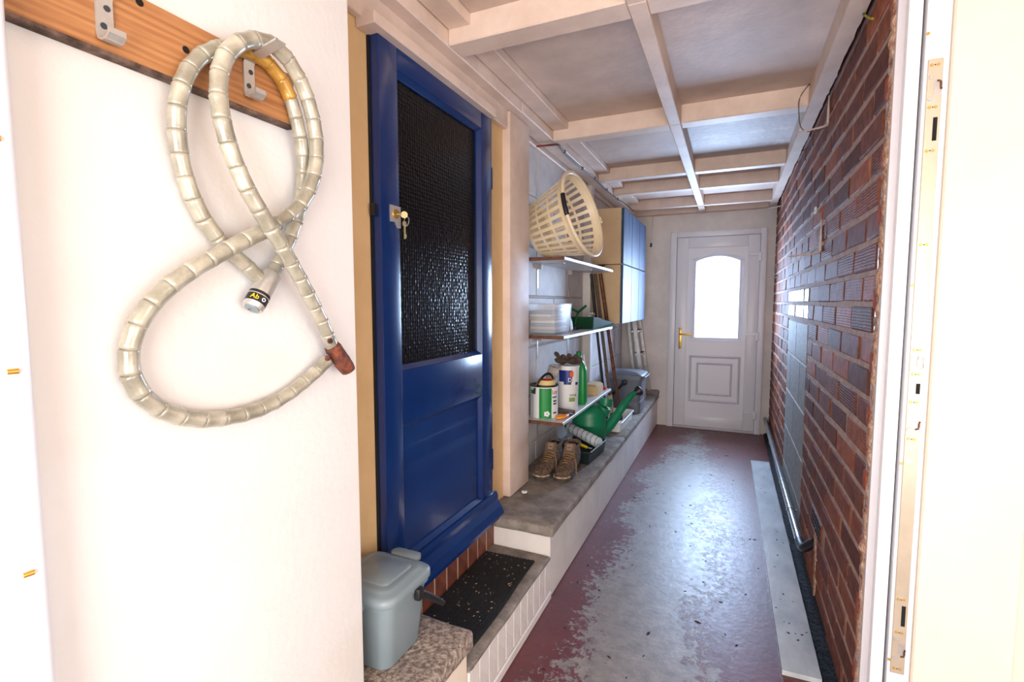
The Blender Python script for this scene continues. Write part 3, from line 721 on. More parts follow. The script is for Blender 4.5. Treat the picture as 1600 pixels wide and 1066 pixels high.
# ---- white door leaf folded back against the left wall (door_4)
dl = thing('door_4', 'white door leaf standing open against the left wall', '', (-0.775, 0.3, 0), kind='structure')
obj('leaf', B().box(-0.792, -0.768, -0.45, 0.280, 0.02, 2.2, 0.004, 2), upvc, dl, smooth=40)
obj('edge_stile', B().box(-0.796, -0.762, 0.276, 0.306, 0.02, 2.2, 0.008, 3), upvc, dl, smooth=50)
for zz in (1.515, 1.250, 1.005): obj('brass_pin', B().cyl((-0.7625, 0.281, zz), (-0.7615, 0.291, zz), 0.0035, seg=10), brass, dl, smooth=50)
for zz in (0.3, 1.25, 2.0): obj('wall_bracket', B().box(-0.822, -0.79, 0.05, 0.08, zz - 0.02, zz + 0.02), chrome, dl)
#OBJECTS
def onZ(x, y, Z): d = ray(x, y); return Vector((0, 0, CAMH)) + d * ((Z - CAMH) / d.z)
def onY(x, y, Y): d = ray(x, y); return Vector((0, 0, CAMH)) + d * (Y / d.y)

# ================================================================== LEFT WALL: COAT RACK AND CABLE LOCKS
cr_ = thing('coat_rack', 'varnished pine coat rack board with two metal hooks on the white wall', 'coat rack', (-0.82, 0.5, 1.725))
obj('board', B().box(XL, -0.80, 0.20, 0.748, 1.678, 1.774, 0.002), pine, cr_)
obj('lower_shadow_line', B().box(XL, -0.802, 0.20, 0.746, 1.672, 1.679, 0.001), pm('shadow_line_dark', S(60, 42, 34), S(120, 96, 84), 40, 0.8), cr_)  # dark strip painted in for the shadow line under the board
for yy, zz in ((0.535, 1.728), (0.470, 1.765)): obj('screw_hole', B().cyl((-0.801, yy, zz), (-0.7995, yy, zz), 0.0055, seg=14), dark_gap, cr_)
for i in range(3): obj('pin_hole', B().cyl((-0.801, 0.598 + 0.002 * i, 1.722 - 0.007 * i), (-0.7995, 0.598 + 0.002 * i, 1.722 - 0.007 * i), 0.0013, seg=8), dark_gap, cr_)
def hook(yc, zc):
    prof = [(0.030, -0.024), (0.031, -0.032), (0.024, -0.038), (0.012, -0.039), (0.003, -0.034), (0.0, -0.024), (0.0, 0.022), (0.004, 0.030), (0.045, 0.040), (0.082, 0.047)]
    wd = 0.0105; t = 0.0032; bb = B(); rs = []
    P_ = [Vector((p[0], 0, p[1])) for p in prof]
    for i, p in enumerate(P_):
        tg = (P_[min(i + 1, len(P_) - 1)] - P_[max(i - 1, 0)]).normalized(); nn = Vector((tg.z, 0, -tg.x))
        c = Vector((-0.7995, yc, zc)) + p
        rs.append([bb.bm.verts.new(c + nn * s_ * t + Vector((0, q * wd, 0))) for s_, q in ((0, -1), (0, 1), (1, 1), (1, -1))])
    bb.skin(rs); h = obj('hook', bb, chrome, cr_, smooth=35, label='satin metal double coat hook')
    for dy, dz in ((0.003, 0.010), (-0.002, -0.015)): obj('screw', B().cyl((-0.7962, yc + dy, zc + dz), (-0.7952, yc + dy, zc + dz), 0.0042, seg=12), ink, h)
hook(0.645, 1.729); hook(0.422, 1.722)

def cable_lock(name, label, px, seglen, r, mats, loc):
    t = thing(name, label, 'cable lock', loc, group=None)
    pts = catmull([onX(*p) for p in px], 10)
    core = [pts[i] for i in range(0, len(pts), 3)] + [pts[-1]]
    obj('inner_cable', B().tube(core, r * 0.80, 10), core_m, t, smooth=70)
    # segments threaded on the cable
    d = [0.0]
    for a, c in zip(pts[:-1], pts[1:]): d.append(d[-1] + (c - a).length)
    n = max(1, round(d[-1] / seglen)); sl = d[-1] / n
    def at(s_):
        for i in range(len(d) - 1):
            if d[i + 1] >= s_: 
                f = (s_ - d[i]) / max(1e-9, d[i + 1] - d[i]); return pts[i].lerp(pts[i + 1], f)
        return pts[-1]
    prof = [(r * 0.80, -0.52), (r * 0.93, -0.50), (r * 1.02, -0.44), (r * 1.0, -0.36), (r * 0.97, 0.0), (r * 1.0, 0.30), (r * 1.05, 0.40), (r * 0.95, 0.50), (r * 0.80, 0.52)]
    meshes = {}
    for m in set(mats): meshes[m] = mesh_of('segment', B().lathe([(q, z * sl) for q, z in prof], 18), m, 50)
    for i in range(n):
        a, c = at(i * sl), at((i + 1) * sl); ax = (c - a).normalized()
        u = Vector((1, 0, 0)); u = (u - ax * u.dot(ax)).normalized(); v = ax.cross(u)
        M = Matrix(((u.x, v.x, ax.x, 0), (u.y, v.y, ax.y, 0), (u.z, v.z, ax.z, 0), (0, 0, 0, 1)))
        k = random.uniform(0.97, 1.03)
        M = Matrix.Translation((a + c) / 2) @ M @ Euler((0, 0, random.uniform(0, 6))).to_matrix().to_4x4() @ Matrix.Diagonal((k, k, 1, 1))
        m = mats[1] if 0.46 < i / n < 0.60 and len(mats) > 1 and mats[1] is not mats[0] else mats[0]
        link('segment', meshes[m], t, TM[t.name].inverted() @ M)
    return t
A = [(407, 437, -.797), (385, 415, -.800), (345, 378, -.802), (312, 333, -.802), (288, 272, -.800), (276, 205, -.795), (280, 145, -.786), (302, 98, -.785), (332, 78, -.785),
     (362, 75, -.785), (390, 80, -.785), (422, 101, -.785), (450, 143, -.785), (468, 207, -.788), (474, 250, -.796), (471, 305, -.802), (461, 352, -.802), (445, 390, -.800), (430, 420, -.797), (420, 438, -.796)]
la = cable_lock('cable_lock', 'armoured cable lock with chrome lock barrel hanging behind the other', A, 0.034, 0.0130, [seg_m, seg_y], onX(400, 80, -.78))
p0, p1 = onX(424, 428, -.794), onX(394, 482, -.792); ax = (p1 - p0).normalized()
lb = obj('lock_barrel', B().tube([p0, p0.lerp(p1, .03), p0.lerp(p1, .97), p1], [0.0165, 0.0185, 0.0185, 0.0170], 24), chrome, la, smooth=40)
obj('black_band', B().cyl(p0.lerp(p1, .60), p0.lerp(p1, .88), 0.0189, seg=28), black_m, lb, smooth=40)
obj('steel_line', B().cyl(p0.lerp(p1, .67), p0.lerp(p1, .695), 0.0191, seg=28), chrome, lb, smooth=40)
obj('end_cap', B().cyl(p1, p1 + ax * 0.002, 0.013, seg=20), grey_pl, lb, smooth=40)
for dy in (-0.005, 0.004): obj('keyhole', B().cyl(p1 + ax * 0.002 + Vector((0, dy, 0)), p1 + ax * 0.0026 + Vector((0, dy, 0)), 0.002, seg=8), ink, lb)
vdir = (Vector((0, 0, CAMH)) - p0.lerp(p1, .78)).normalized(); nn = (vdir - ax * vdir.dot(ax)).normalized(); side = ax.cross(nn)
c0 = p0.lerp(p1, .78)
def wrap(u, v, w, off=0.0):
    a = (v + off) / 0.0192; return c0 + ax * 0 + (nn * math.cos(a) + side * math.sin(a)) * (0.0192 + w) + ax * (u)
obj('yellow_mark', text_bm('Ab', 0.013, lambda u, v, w: c0 + ax * (0.0045 - v) * 1.0 + (nn * math.cos((u - 0.006) / 0.0192) + side * math.sin((u - 0.006) / 0.0192) * -1) * (0.0192 + w)), yellow, lb)
ang = 0.55
obj('white_ring', B().tube([c0 + (nn * math.cos(ang + 0.16 * math.cos(t)) - side * math.sin(ang + 0.16 * math.cos(t))) * 0.0194 + ax * (0.003 * math.sin(t)) for t in [i * math.pi / 6 for i in range(12)]], 0.0009, 5, closed=True), paper_white, lb)

Bp = [(519, 542, -.790), (503, 503, -.780), (478, 453, -.766), (446, 395, -.752), (412, 340, -.747), (382, 288, -.748), (360, 235, -.750), (345, 180, -.752), (341, 130, -.756), (350, 90, -.758), (372, 67, -.757),
      (402, 62, -.757), (432, 73, -.757), (460, 108, -.759), (480, 153, -.762), (492, 200, -.765), (495, 243, -.766), (487, 287, -.769), (466, 325, -.771), (428, 352, -.772), (385, 374, -.772), (330, 404, -.776), (277, 437, -.784),
      (233, 478, -.790), (206, 526, -.796), (201, 575, -.800), (219, 615, -.801), (257, 643, -.802), (302, 655, -.802), (348, 654, -.802), (400, 642, -.802), (448, 618, -.800), (488, 586, -.797), (512, 563, -.794)]
lo = cable_lock('cable_lock', 'armoured cable lock in a figure eight with a rusted brown end', Bp, 0.037, 0.0138, [seg_m], onX(400, 66, -.748))
p0, p1 = onX(518, 540, -.789), onX(544, 578, -.787)
rb = B().tube([p0.lerp(p1, k / 8) for k in range(9)], [0.0150, 0.0178, 0.0172, 0.0182, 0.0176, 0.0184, 0.0178, 0.0180, 0.0160], 20)
for v in rb.bm.verts: v.co += noise.noise_vector(v.co * 160) * 0.0016
obj('rusted_lock_end', rb, rust, lo, smooth=50, label='flaking rusted lock barrel')
for q, (x, y, X) in enumerate(((516, 533, -.774), (512, 560, -.778))): obj('rivet', B().lathe([(0.0055, -0.003), (0.0055, 0.002), (0.003, 0.0035)], 12, Matrix.Translation(onX(x, y, X)) @ Euler((0, R(90), 0)).to_matrix().to_4x4()), rust, lo, smooth=40)

# ================================================================== BLUE DOOR: KEYS
kt = thing('key_bunch', 'bunch of brass keys hanging in the lock of the blue door', 'keys', (-0.985, 1.335, 1.6))
obj('key_bow', B().lathe([(0.011, -0.0012), (0.011, 0.0012)], 16, Matrix.Translation((-0.972, 1.338, 1.612)) @ Euler((R(90), 0, R(35))).to_matrix().to_4x4()).cyl((-0.993, 1.327, 1.614), (-0.978, 1.334, 1.613), 0.003, seg=8), keyglass, kt, smooth=40)
obj('key_ring', B().tube([(-0.972 + 0.004 * math.sin(t), 1.349 + 0.013 * math.cos(t), 1.592 + 0.015 * math.sin(t)) for t in [i * math.pi / 8 for i in range(16)]], 0.0012, 6, closed=True), chrome, kt, smooth=60)
obj('hanging_key', B().lathe([(0.0095, -0.0012), (0.0095, 0.0012)], 16, Matrix.Translation((-0.976, 1.344, 1.584)) @ Euler((0, R(90), 0)).to_matrix().to_4x4()).box(-0.9775, -0.9745, 1.342, 1.348, 1.536, 1.577).box(-0.9775, -0.9745, 1.348, 1.352, 1.540, 1.552), keyglass, kt, smooth=40)

# ================================================================== DOOR STEP: MAT, BIN
mt = thing('door_mat', 'black ribbed door mat on the step, flecked with dry bits', 'door mat', (-0.86, 1.6, 0.206))
bb = B(); nx, ny = 26, 60; g = []
for i in range(nx + 1):
    rowv = []
    for j in range(ny + 1):
        u, v = i / nx, j / ny
        x = -0.976 + 0.236 * u + 0.006 * math.sin(v * 5) * u; y = 1.282 + (1.925 - 1.282) * v - 0.012 * (1 - u) * (v > .9)
        z = 0.2135 + 0.0016 * math.sin(i * math.pi) + 0.002 * noise.noise(Vector((x * 14, y * 9, 0))) + (0.0022 if i % 2 else 0)
        if v < 0.06 and u > .7: z += 0.01 * (0.06 - v) / .06
        rowv.append(bb.bm.verts.new((x, y, z)))
    g.append(rowv)
for i in range(nx):
    for j in range(ny): bb.bm.faces.new((g[i][j], g[i + 1][j], g[i + 1][j + 1], g[i][j + 1]))
ed = bmesh.ops.extrude_face_region(bb.bm, geom=list(bb.bm.faces)); 
for v in [q for q in ed['geom'] if isinstance(q, bmesh.types.BMVert)]: v.co.z = 0.2065
obj('pile', bb, mat_black, mt)
bb = B(); rr = random.Random(5)
for i in range(75):
    x, y = rr.uniform(-0.965, -0.76), 1.33 + 0.57 * rr.random() ** 0.6; s_ = rr.choice((0.0008, 0.001, 0.0012, 0.0022)); a = rr.uniform(0, 3)
    bb.box(-s_ * 1.8, s_ * 1.8, -s_ * 0.7, s_ * 0.7, 0, 0.0015, M=Matrix.Translation((x, y, 0.2172)) @ Euler((0, 0, a)).to_matrix().to_4x4())
obj('dry_flecks', bb, fleck, mt, kind='stuff')

cb = thing('food_caddy', 'grey plastic lidded food waste caddy on the speckled ledge', 'bin', (-0.90, 1.08, LEDGE))
obj('body', B().loft([rrect(-0.985, -0.812, 1.004, 1.160, LEDGE + 0.003, 0.03), rrect(-0.990, -0.807, 1.000, 1.166, LEDGE + 0.012, 0.032), rrect(-1.000, -0.796, 0.995, 1.190, 0.515, 0.034), rrect(-1.008, -0.789, 0.989, 1.198, 0.517, 0.036), rrect(-1.008, -0.789, 0.989, 1.198, 0.527, 0.036)]), grey_pl, cb, smooth=50)
ld = obj('lid', B().loft([rrect(-1.012, -0.785, 0.984, 1.203, 0.527, 0.04), rrect(-1.014, -0.783, 0.982, 1.205, 0.532, 0.04), rrect(-1.014, -0.783, 0.982, 1.205, 0.546, 0.04), rrect(-1.006, -0.791, 0.990, 1.197, 0.554, 0.036), rrect(-0.996, -0.801, 1.000, 1.187, 0.555, 0.03), rrect(-0.990, -0.806, 1.006, 1.181, 0.561, 0.03), rrect(-0.982, -0.814, 1.014, 1.172, 0.564, 0.026)]), grey_pl, cb, smooth=50)
obj('raised_panel', B().loft([rrect(-0.972, -0.826, 1.028, 1.158, 0.563, 0.02), rrect(-0.968, -0.830, 1.032, 1.154, 0.568, 0.018)]), grey_pl, ld, smooth=50)
obj('thumb_tab', B().loft([rrect(-0.945, -0.845, 1.192, 1.232, 0.548, 0.018), rrect(-0.945, -0.845, 1.192, 1.232, 0.560, 0.018), rrect(-0.938, -0.852, 1.198, 1.225, 0.563, 0.012)]), grey_pl, ld, smooth=50)
obj('hinge_clip', B().box(-0.905, -0.865, 0.976, 0.992, 0.515, 0.540, 0.004, 2).box(-0.892, -0.878, 0.980, 0.994, 0.497, 0.518, 0.003), grey_pl, cb, smooth=40)
hb = obj('handle', B().tube([(-0.782, 1.120, 0.508), (-0.774, 1.145, 0.490), (-0.766, 1.185, 0.455), (-0.762, 1.215, 0.428)], [0.011, 0.010, 0.009, 0.008], 8, flat=0.6), black_m, cb, smooth=50)
obj('pivot', B().box(-0.793, -0.772, 1.104, 1.130, 0.492, 0.528, 0.006, 2), black_m, hb, smooth=40)

# ================================================================== SHELVES
def wall_shelf(label, zt, ys_):
    t = thing('wall_shelf', label, 'shelf', (-0.97, 3.25, zt), group='white shelves on steel brackets')
    obj('board', B().box(XW, -0.852, 2.632, 3.87, zt - 0.018, zt, 0.0015), shelf_white, t)
    obj('raw_end', B().box(XW, -0.85, 2.628, 2.633, zt - 0.019, zt + 0.0005), brown_edge, t)
    for yy in ys_:
        k = obj('bracket', B().box(XW - 0.001, XW + 0.003, yy - 0.009, yy + 0.009, zt - 0.165, zt - 0.018).box(XW, XW + 0.175, yy - 0.009, yy + 0.009, zt - 0.0215, zt - 0.018).box(XW + 0.002, XW + 0.03, yy - 0.002, yy + 0.002, zt - 0.05, zt - 0.02), alu, t)
        for dz in (-0.05, -0.145): obj('screw', B().cyl((XW + 0.003, yy, zt + dz), (XW + 0.005, yy, zt + dz), 0.004, seg=8), chrome, k)
    return t
wall_shelf('topmost white wall shelf carrying the laundry basket', 1.585, (2.87, 3.50))
wall_shelf('middle white wall shelf carrying the clear box and green dustpan', 1.143, (2.87, 3.50))
wall_shelf('lowest white wall shelf carrying the paint tins', 0.649, (2.87, 3.50))

# ---- laundry basket on its side
yw, el = R(-7), R(15)
dirv = Vector((math.cos(el) * math.cos(yw), math.cos(el) * math.sin(yw), math.sin(el)))
BLn, R0, R1 = 0.29, 0.155, 0.235
rimc = Vector((-0.776, 2.735, 1.585 + 0.012 + R1 * math.cos(el)))
zx = dirv; xx = Vector((0, 0, 1)) - zx * zx.z; xx.normalize(); yx = zx.cross(xx)
MBk = Matrix(((xx.x, yx.x, zx.x, 0), (xx.y, yx.y, zx.y, 0), (xx.z, yx.z, zx.z, 0), (0, 0, 0, 1)))
MBk = Matrix.Translation(rimc - dirv * BLn) @ MBk
bk = thing('laundry_basket', 'ivory slatted plastic laundry basket lying on its side on the top shelf', 'basket', MBk.translation, MBk.to_euler())
TM[bk.name] = MBk
bb = B(); nr = 30; th = 0.003
def rad(z): return R0 + (R1 - R0) * (z / BLn)
for z0, z1 in ((0.0, 0.022), (0.083, 0.096), (0.168, 0.181), (0.250, 0.29)):
    bb.lathe([(rad(z0), z0), (rad(z1), z1), (rad(z1) - th, z1), (rad(z0) - th, z0), (rad(z0), z0)], 60, cap0=False, cap1=False)
for i in range(nr):
    a = 2 * math.pi * i / nr; hw = 0.0078
    for z0, z1 in ((0.02, 0.085), (0.094, 0.170), (0.179, 0.252)):
        ps = []
        for z in (z0, z1):
            for rr_ in (rad(z), rad(z) - th):
                for s_ in (-1, 1):
                    w_ = hw * (1 + 0.35 * z / BLn)
                    ps.append(Vector((math.cos(a) * rr_ - math.sin(a) * s_ * w_, math.sin(a) * rr_ + math.cos(a) * s_ * w_, z)))
        v = [bb.bm.verts.new(p) for p in ps]
        for q in ((0, 1, 5, 4), (2, 6, 7, 3), (0, 4, 6, 2), (1, 3, 7, 5), (0, 2, 3, 1), (4, 5, 7, 6)): bb.bm.faces.new([v[k] for k in q])
obj('slatted_body', bb, basket_m, bk, smooth=35, local=True)
obj('base', B().lathe([(R0, 0.0), (R0, 0.004), (0.10, 0.004), (0.09, 0.009), (0.001, 0.009), (0.001, 0.0)], 48, cap0=False, cap1=False), basket_m, bk, smooth=35, local=True)
rm = obj('rim', B().tube([(math.cos(t) * (R1 + 0.004), math.sin(t) * (R1 + 0.004), BLn) for t in [2 * math.pi * i / 64 for i in range(64)]], 0.011, 10, closed=True), basket_m, bk, smooth=60, local=True)
obj('grip_tape', B().tube([(math.cos(t) * (R1 + 0.005), math.sin(t) * (R1 + 0.005), BLn) for t in [R(72) + R(28) * i / 8 for i in range(9)]], 0.0128, 10), black_m, rm, smooth=60, local=True, label='black tape wrapped round the rim')
obj('handle_clip', B().box(-0.02, 0.02, -R1 - 0.022, -R1 - 0.004, BLn - 0.012, BLn + 0.016, 0.004), basket_m, rm, local=True)

# ---- dark handled tool behind the basket
tl = thing('hand_tool', 'dark wooden tool handle lying at the far end of the top shelf', 'tool', (-0.93, 3.66, 1.586))
obj('handle', B().tube(catmull([(-1.02, 3.56, 1.598), (-0.96, 3.60, 1.600), (-0.91, 3.64, 1.602), (-0.872, 3.67, 1.606)], 4), 0.011, 10), wood_dk, tl, smooth=60)
obj('white_clip', B().tube(catmull([(-0.93, 3.70, 1.590), (-0.895, 3.70, 1.596), (-0.875, 3.71, 1.604)], 4), 0.0045, 8), white_pl, tl, smooth=60)

# ---- middle shelf
ZM = 1.1435
cbx = thing('storage_box', 'milky clear plastic storage box with papers inside on the middle shelf', 'box', (-1.0, 2.81, ZM))
bb = B().loft([rrect(-1.080, -0.915, 2.670, 2.955, ZM, 0.02), rrect(-1.084, -0.911, 2.666, 2.960, ZM + 0.01, 0.022), rrect(-1.092, -0.903, 2.656, 2.970, ZM + 0.178, 0.022), rrect(-1.088, -0.907, 2.660, 2.966, ZM + 0.178, 0.02), rrect(-1.080, -0.915, 2.670, 2.956, ZM + 0.012, 0.02)])
obj('tub', bb, clearbox, cbx, smooth=50)
obj('lip', B().tube(rrect(-1.093, -0.902, 2.655, 2.971, ZM + 0.178, 0.024), 0.004, 6, closed=True), clearbox, cbx, smooth=60)
cols = [pm('faded_blue_card', S(120, 148, 178), rough=0.7), pm('faded_grey_card', S(176, 172, 176), rough=0.7), pm('faded_white_card', S(226, 224, 222), rough=0.7), pm('faded_pink_card', S(206, 188, 182), rough=0.7)]
rr = random.Random(9)
for i in range(7):
    z = ZM + 0.014 + i * 0.018
    obj('paper_pack', B().box(-0.078, 0.078 - rr.uniform(0, .03), -0.12, 0.12, 0, 0.016, M=Matrix.Translation((-0.998, 2.81, z)) @ Euler((0, 0, rr.uniform(-.06, .06))).to_matrix().to_4x4()), cols[(i * 2 + rr.randrange(2)) % 4], cbx)
ct = thing('carton', 'slim white card carton standing beside the clear storage box', 'carton', (-1.0, 3.03, ZM))
obj('card_body', B().box(-1.043, -0.993, 3.000, 3.070, ZM, ZM + 0.150, 0.002), paper_white, ct); obj('end_flap', B().box(-1.044, -0.992, 2.9985, 3.001, ZM + 0.02, ZM + 0.13), pale_print, ct)
gp = thing('packet', 'dark green packet with white edges standing on the middle shelf', 'packet', (-0.99, 3.10, ZM))
dkg = pm('olive_dark_green', S(42, 62, 40), S(34, 52, 34), 12, 0.55)
obj('pouch', B().loft([[(-1.03, 3.075, ZM + .012), (-0.945, 3.075, ZM + .012), (-0.945, 3.125, ZM + .012), (-1.03, 3.125, ZM + .012)], [(-1.034, 3.072, ZM + .06), (-0.952, 3.072, ZM + .06), (-0.952, 3.128, ZM + .06), (-1.034, 3.128, ZM + .06)], [(-1.018, 3.094, ZM + .125), (-0.968, 3.094, ZM + .125), (-0.968, 3.104, ZM + .125), (-1.018, 3.104, ZM + .125)]]), dkg, gp)
obj('white_seam', B().tube([(-0.944, 3.073, ZM + .004), (-0.951, 3.071, ZM + .06), (-0.967, 3.092, ZM + .124)], 0.0035, 6), paper_white, gp)
obj('white_seam', B().tube([(-1.031, 3.073, ZM + .004), (-1.035, 3.070, ZM + .06), (-1.020, 3.092, ZM + .124)], 0.0035, 6), paper_white, gp)
obj('brown_base', B().loft([rrect(-1.03, -0.945, 3.06, 3.13, ZM, 0.02), rrect(-1.024, -0.95, 3.065, 3.125, ZM + 0.016, 0.02)]), pm('brown_card', S(170, 122, 84), S(146, 100, 66), 30, 0.8), gp)
fk = thing('hand_fork', 'dark green curved handle of a hand fork leaning at the wall', 'hand fork', (-1.0, 3.3, ZM))
obj('handle_arm', B().tube(catmull([(-1.075, 3.20, ZM + .150), (-1.03, 3.24, ZM + .152), (-0.99, 3.28, ZM + .138), (-0.965, 3.31, ZM + .118)], 5), 0.008, 8), green_dk, fk, smooth=60)
obj('shank', B().tube(catmull([(-0.925, 3.36, ZM + .165), (-0.948, 3.335, ZM + .140), (-0.968, 3.31, ZM + .115), (-0.98, 3.30, ZM + .06), (-0.985, 3.30, ZM + .008)], 5), 0.009, 8), green_dk, fk, smooth=60)
obj('foot', B().lathe([(0.026, 0), (0.026, 0.02), (0.010, 0.035)], 14, Matrix.Translation((-0.985, 3.30, ZM))), black_m, fk, smooth=40)
dp = thing('dustpan', 'dark green plastic dustpan with clips at the end of the middle shelf', 'dustpan', (-0.95, 3.6, ZM))
def pan(y, x0, x1, z0, z1): return [(x0, y, z0), (x1, y, z0), (x1, y, z1), (x0, y, z1)]
bb = B()
bb.loft([[(-1.060, 3.36, ZM), (-0.885, 3.40, ZM), (-0.855, 3.86, ZM + .002), (-1.03, 3.86, ZM + .002)], [(-1.064, 3.355, ZM + .085), (-0.878, 3.395, ZM + .085), (-0.842, 3.89, ZM + .03), (-1.035, 3.88, ZM + .03)]], cap1=False)
bmesh.ops.solidify(bb.bm, geom=list(bb.bm.faces), thickness=0.003)
obj('pan', bb, green_dk, dp)
obj('hood', B().prism([(-1.060, 3.36, ZM + .084), (-0.882, 3.40, ZM + .084), (-0.872, 3.60, ZM + .066), (-1.05, 3.58, ZM + .066)], (0, 0, 0.003)), green_dk, dp)
for yy in (3.44, 3.50): obj('metal_clip', B().tube(catmull([(-0.93, yy, ZM + .085), (-0.93, yy + .005, ZM + .105), (-0.915, yy + .012, ZM + .112), (-0.905, yy + .02, ZM + .098)], 4), 0.0045, 6), chrome, dp, smooth=60)

# ---- lowest shelf
ZL = 0.6495
def patch(cx, cy, r, a0, a1, z0, z1, th=0.0008, r2=None, n=14):
    bb = B(); rs = []
    for i in range(n + 1):
        a = R(a0 + (a1 - a0) * i / n); c, s_ = math.cos(a), math.sin(a); rt_ = r2 or r
        rs.append([(cx + c * r, cy + s_ * r, z0), (cx + c * (r + th), cy + s_ * (r + th), z0), (cx + c * (rt_ + th), cy + s_ * (rt_ + th), z1), (cx + c * rt_, cy + s_ * rt_, z1)])
    return bb.loft(rs)
def cyltext(txt, size, cx, cy, r, a, z, th=0.0016, r2=None, h=None):
    return text_bm(txt, size, lambda u, v, w: Vector((cx + math.cos(R(a) + u / r) * (r + th + w), cy + math.sin(R(a) + u / r) * (r + th + w), z + v)))
tc_ = (-1.012, 2.760); tr = 0.083
tn = thing('paint_tin', 'round green and white paint tin with black carry handle on the lowest shelf', 'paint tin', (tc_[0], tc_[1], ZL))
obj('can', B().lathe([(tr - .003, 0), (tr, 0.003), (tr, 0.186), (tr - .003, 0.19), (tr - .004, 0.186)], 40, Matrix.Translation((*tc_, ZL))), paper_white, tn, smooth=40)
obj('lid', B().lathe([(tr - .004, 0.184), (tr + .002, 0.186), (tr + .002, 0.193), (tr - .012, 0.193), (tr - .016, 0.188), (0.001, 0.188)], 40, Matrix.Translation((*tc_, ZL))), black_m, tn, smooth=40)
gl = obj('green_label', patch(*tc_, tr, -90, -38, ZL + .002, ZL + .180), green_lab, tn)
obj('left_print', patch(*tc_, tr, -150, -122, ZL + .01, ZL + .15), pale_print, tn)
obj('left_mark', patch(*tc_, tr, -138, -118, ZL + .145, ZL + .168, 0.0012), green_lab, tn)
obj('line', patch(*tc_, tr, -120.6, -119.8, ZL + .004, ZL + .178, 0.0012, n=2), ink, tn)
rp = obj('right_label', patch(*tc_, tr, -38, 8, ZL + .052, ZL + .180), paper_white, tn)
obj('right_label_foot', patch(*tc_, tr, -38, 8, ZL + .012, ZL + .046), paper_white, tn)
obj('lettering', cyltext('Ley', 0.034, *tc_, tr, -21, ZL + .146), red_ink, tn, label='red letters Ley')
obj('ink_bar', patch(*tc_, tr, -34, -8, ZL + .122, ZL + .130, 0.0014), teal_ink, tn)
for zz in (0.098, 0.082, 0.028): obj('ink_bar', patch(*tc_, tr, -30, -10, ZL + zz, ZL + zz + .009, 0.0014), ink, tn)
bb = B()
for k in range(5):
    a = 2 * math.pi * k / 5; aa = -58 + math.degrees(0.011 * math.cos(a) / tr); 
    bb2 = patch(*tc_, tr, aa - 4.5, aa + 4.5, ZL + .030 + .010 * math.sin(a) - .006, ZL + .030 + .010 * math.sin(a) + .006, 0.0015, n=3)
    me_ = bpy.data.meshes.new('tmp'); bb2.bm.to_mesh(me_); bb.bm.from_mesh(me_); bpy.data.meshes.remove(me_)
obj('white_flower_mark', bb, paper_white, tn)
hz = ZL + .150
obj('carry_handle', B().tube(catmull([(tc_[0] - .032, tc_[1] - .079, hz - .005), (tc_[0] - .024, tc_[1] - .074, hz + .04), (tc_[0] + .000, tc_[1] - .050, hz + .085), (tc_[0] + .022, tc_[1] - .01, hz + .108), (tc_[0] + .036, tc_[1] + .03, hz + .095), (tc_[0] + .040, tc_[1] + .066, hz + .05)], 5), 0.008, 8, flat=0.5), black_m, tn, smooth=60)
tp = thing('tape_roll', 'roll of cream masking tape with red core on the green paint tin', 'tape roll', (tc_[0] + .012, tc_[1] + .004, ZL + .1935))
bb = B().lathe([(0.042, 0), (0.056, 0), (0.056, 0.028), (0.042, 0.028), (0.042, 0)], 32, Matrix.Translation((tc_[0] + .012, tc_[1] + .004, ZL + .1935)), cap0=False, cap1=False)
obj('tape', bb, tape_m, tp, smooth=40)
obj('core', B().lathe([(0.0415, 0.001), (0.0415, 0.027), (0.036, 0.027), (0.036, 0.001)], 32, Matrix.Translation((tc_[0] + .012, tc_[1] + .004, ZL + .1935)), cap0=False, cap1=False).lathe([(0.036, 0.006), (0.012, 0.016), (0.001, 0.016)], 24, Matrix.Translation((tc_[0] + .012, tc_[1] + .004, ZL + .1935)), cap0=False), red_pl, tp, smooth=40)

uc = (-0.940, 3.005); ur, ur2, uh = 0.064, 0.070, 0.272
tb = thing('paint_tub', 'tall white plastic paint tub with navy and white label', 'paint tub', (*uc, ZL))
obj('tub', B().lathe([(ur - .003, 0), (ur, 0.004), (ur2, uh), (ur2 + .003, uh), (ur2 + .003, uh + .012), (ur2 - .006, uh + .014), (0.001, uh + .012)], 40, Matrix.Translation((*uc, ZL))), white_pl, tb, smooth=40)
rz = lambda z: ur + (ur2 - ur) * z / uh
obj('navy_label', patch(*uc, rz(.185), -125, -50, ZL + .185, ZL + .258, 0.001, rz(.258)), navy, tb)
obj('navy_edge', patch(*uc, rz(.165), -95, -55, ZL + .168, ZL + .186, 0.001, rz(.186)), navy, tb)
obj('flame_mark', patch(*uc, rz(.222), -62, -44, ZL + .218, ZL + .250, 0.0016, rz(.25)), flame, tb)
obj('lettering', cyltext('D', 0.036, *uc, rz(.19), -62, ZL + .186, .0016), paper_white, tb, label='white letter D')
obj('lettering', cyltext('WHI', 0.024, *uc, rz(.09), -44, ZL + .092), ink, tb, label='dark letters WHI')
obj('olive_patch', patch(*uc, rz(.06), -66, -30, ZL + .060, ZL + .086, 0.001, rz(.086)), olive, tb)
obj('bucket_ear', patch(*uc, rz(.17), -30, -10, ZL + .165, ZL + .182, 0.002, rz(.182)), navy, tb)

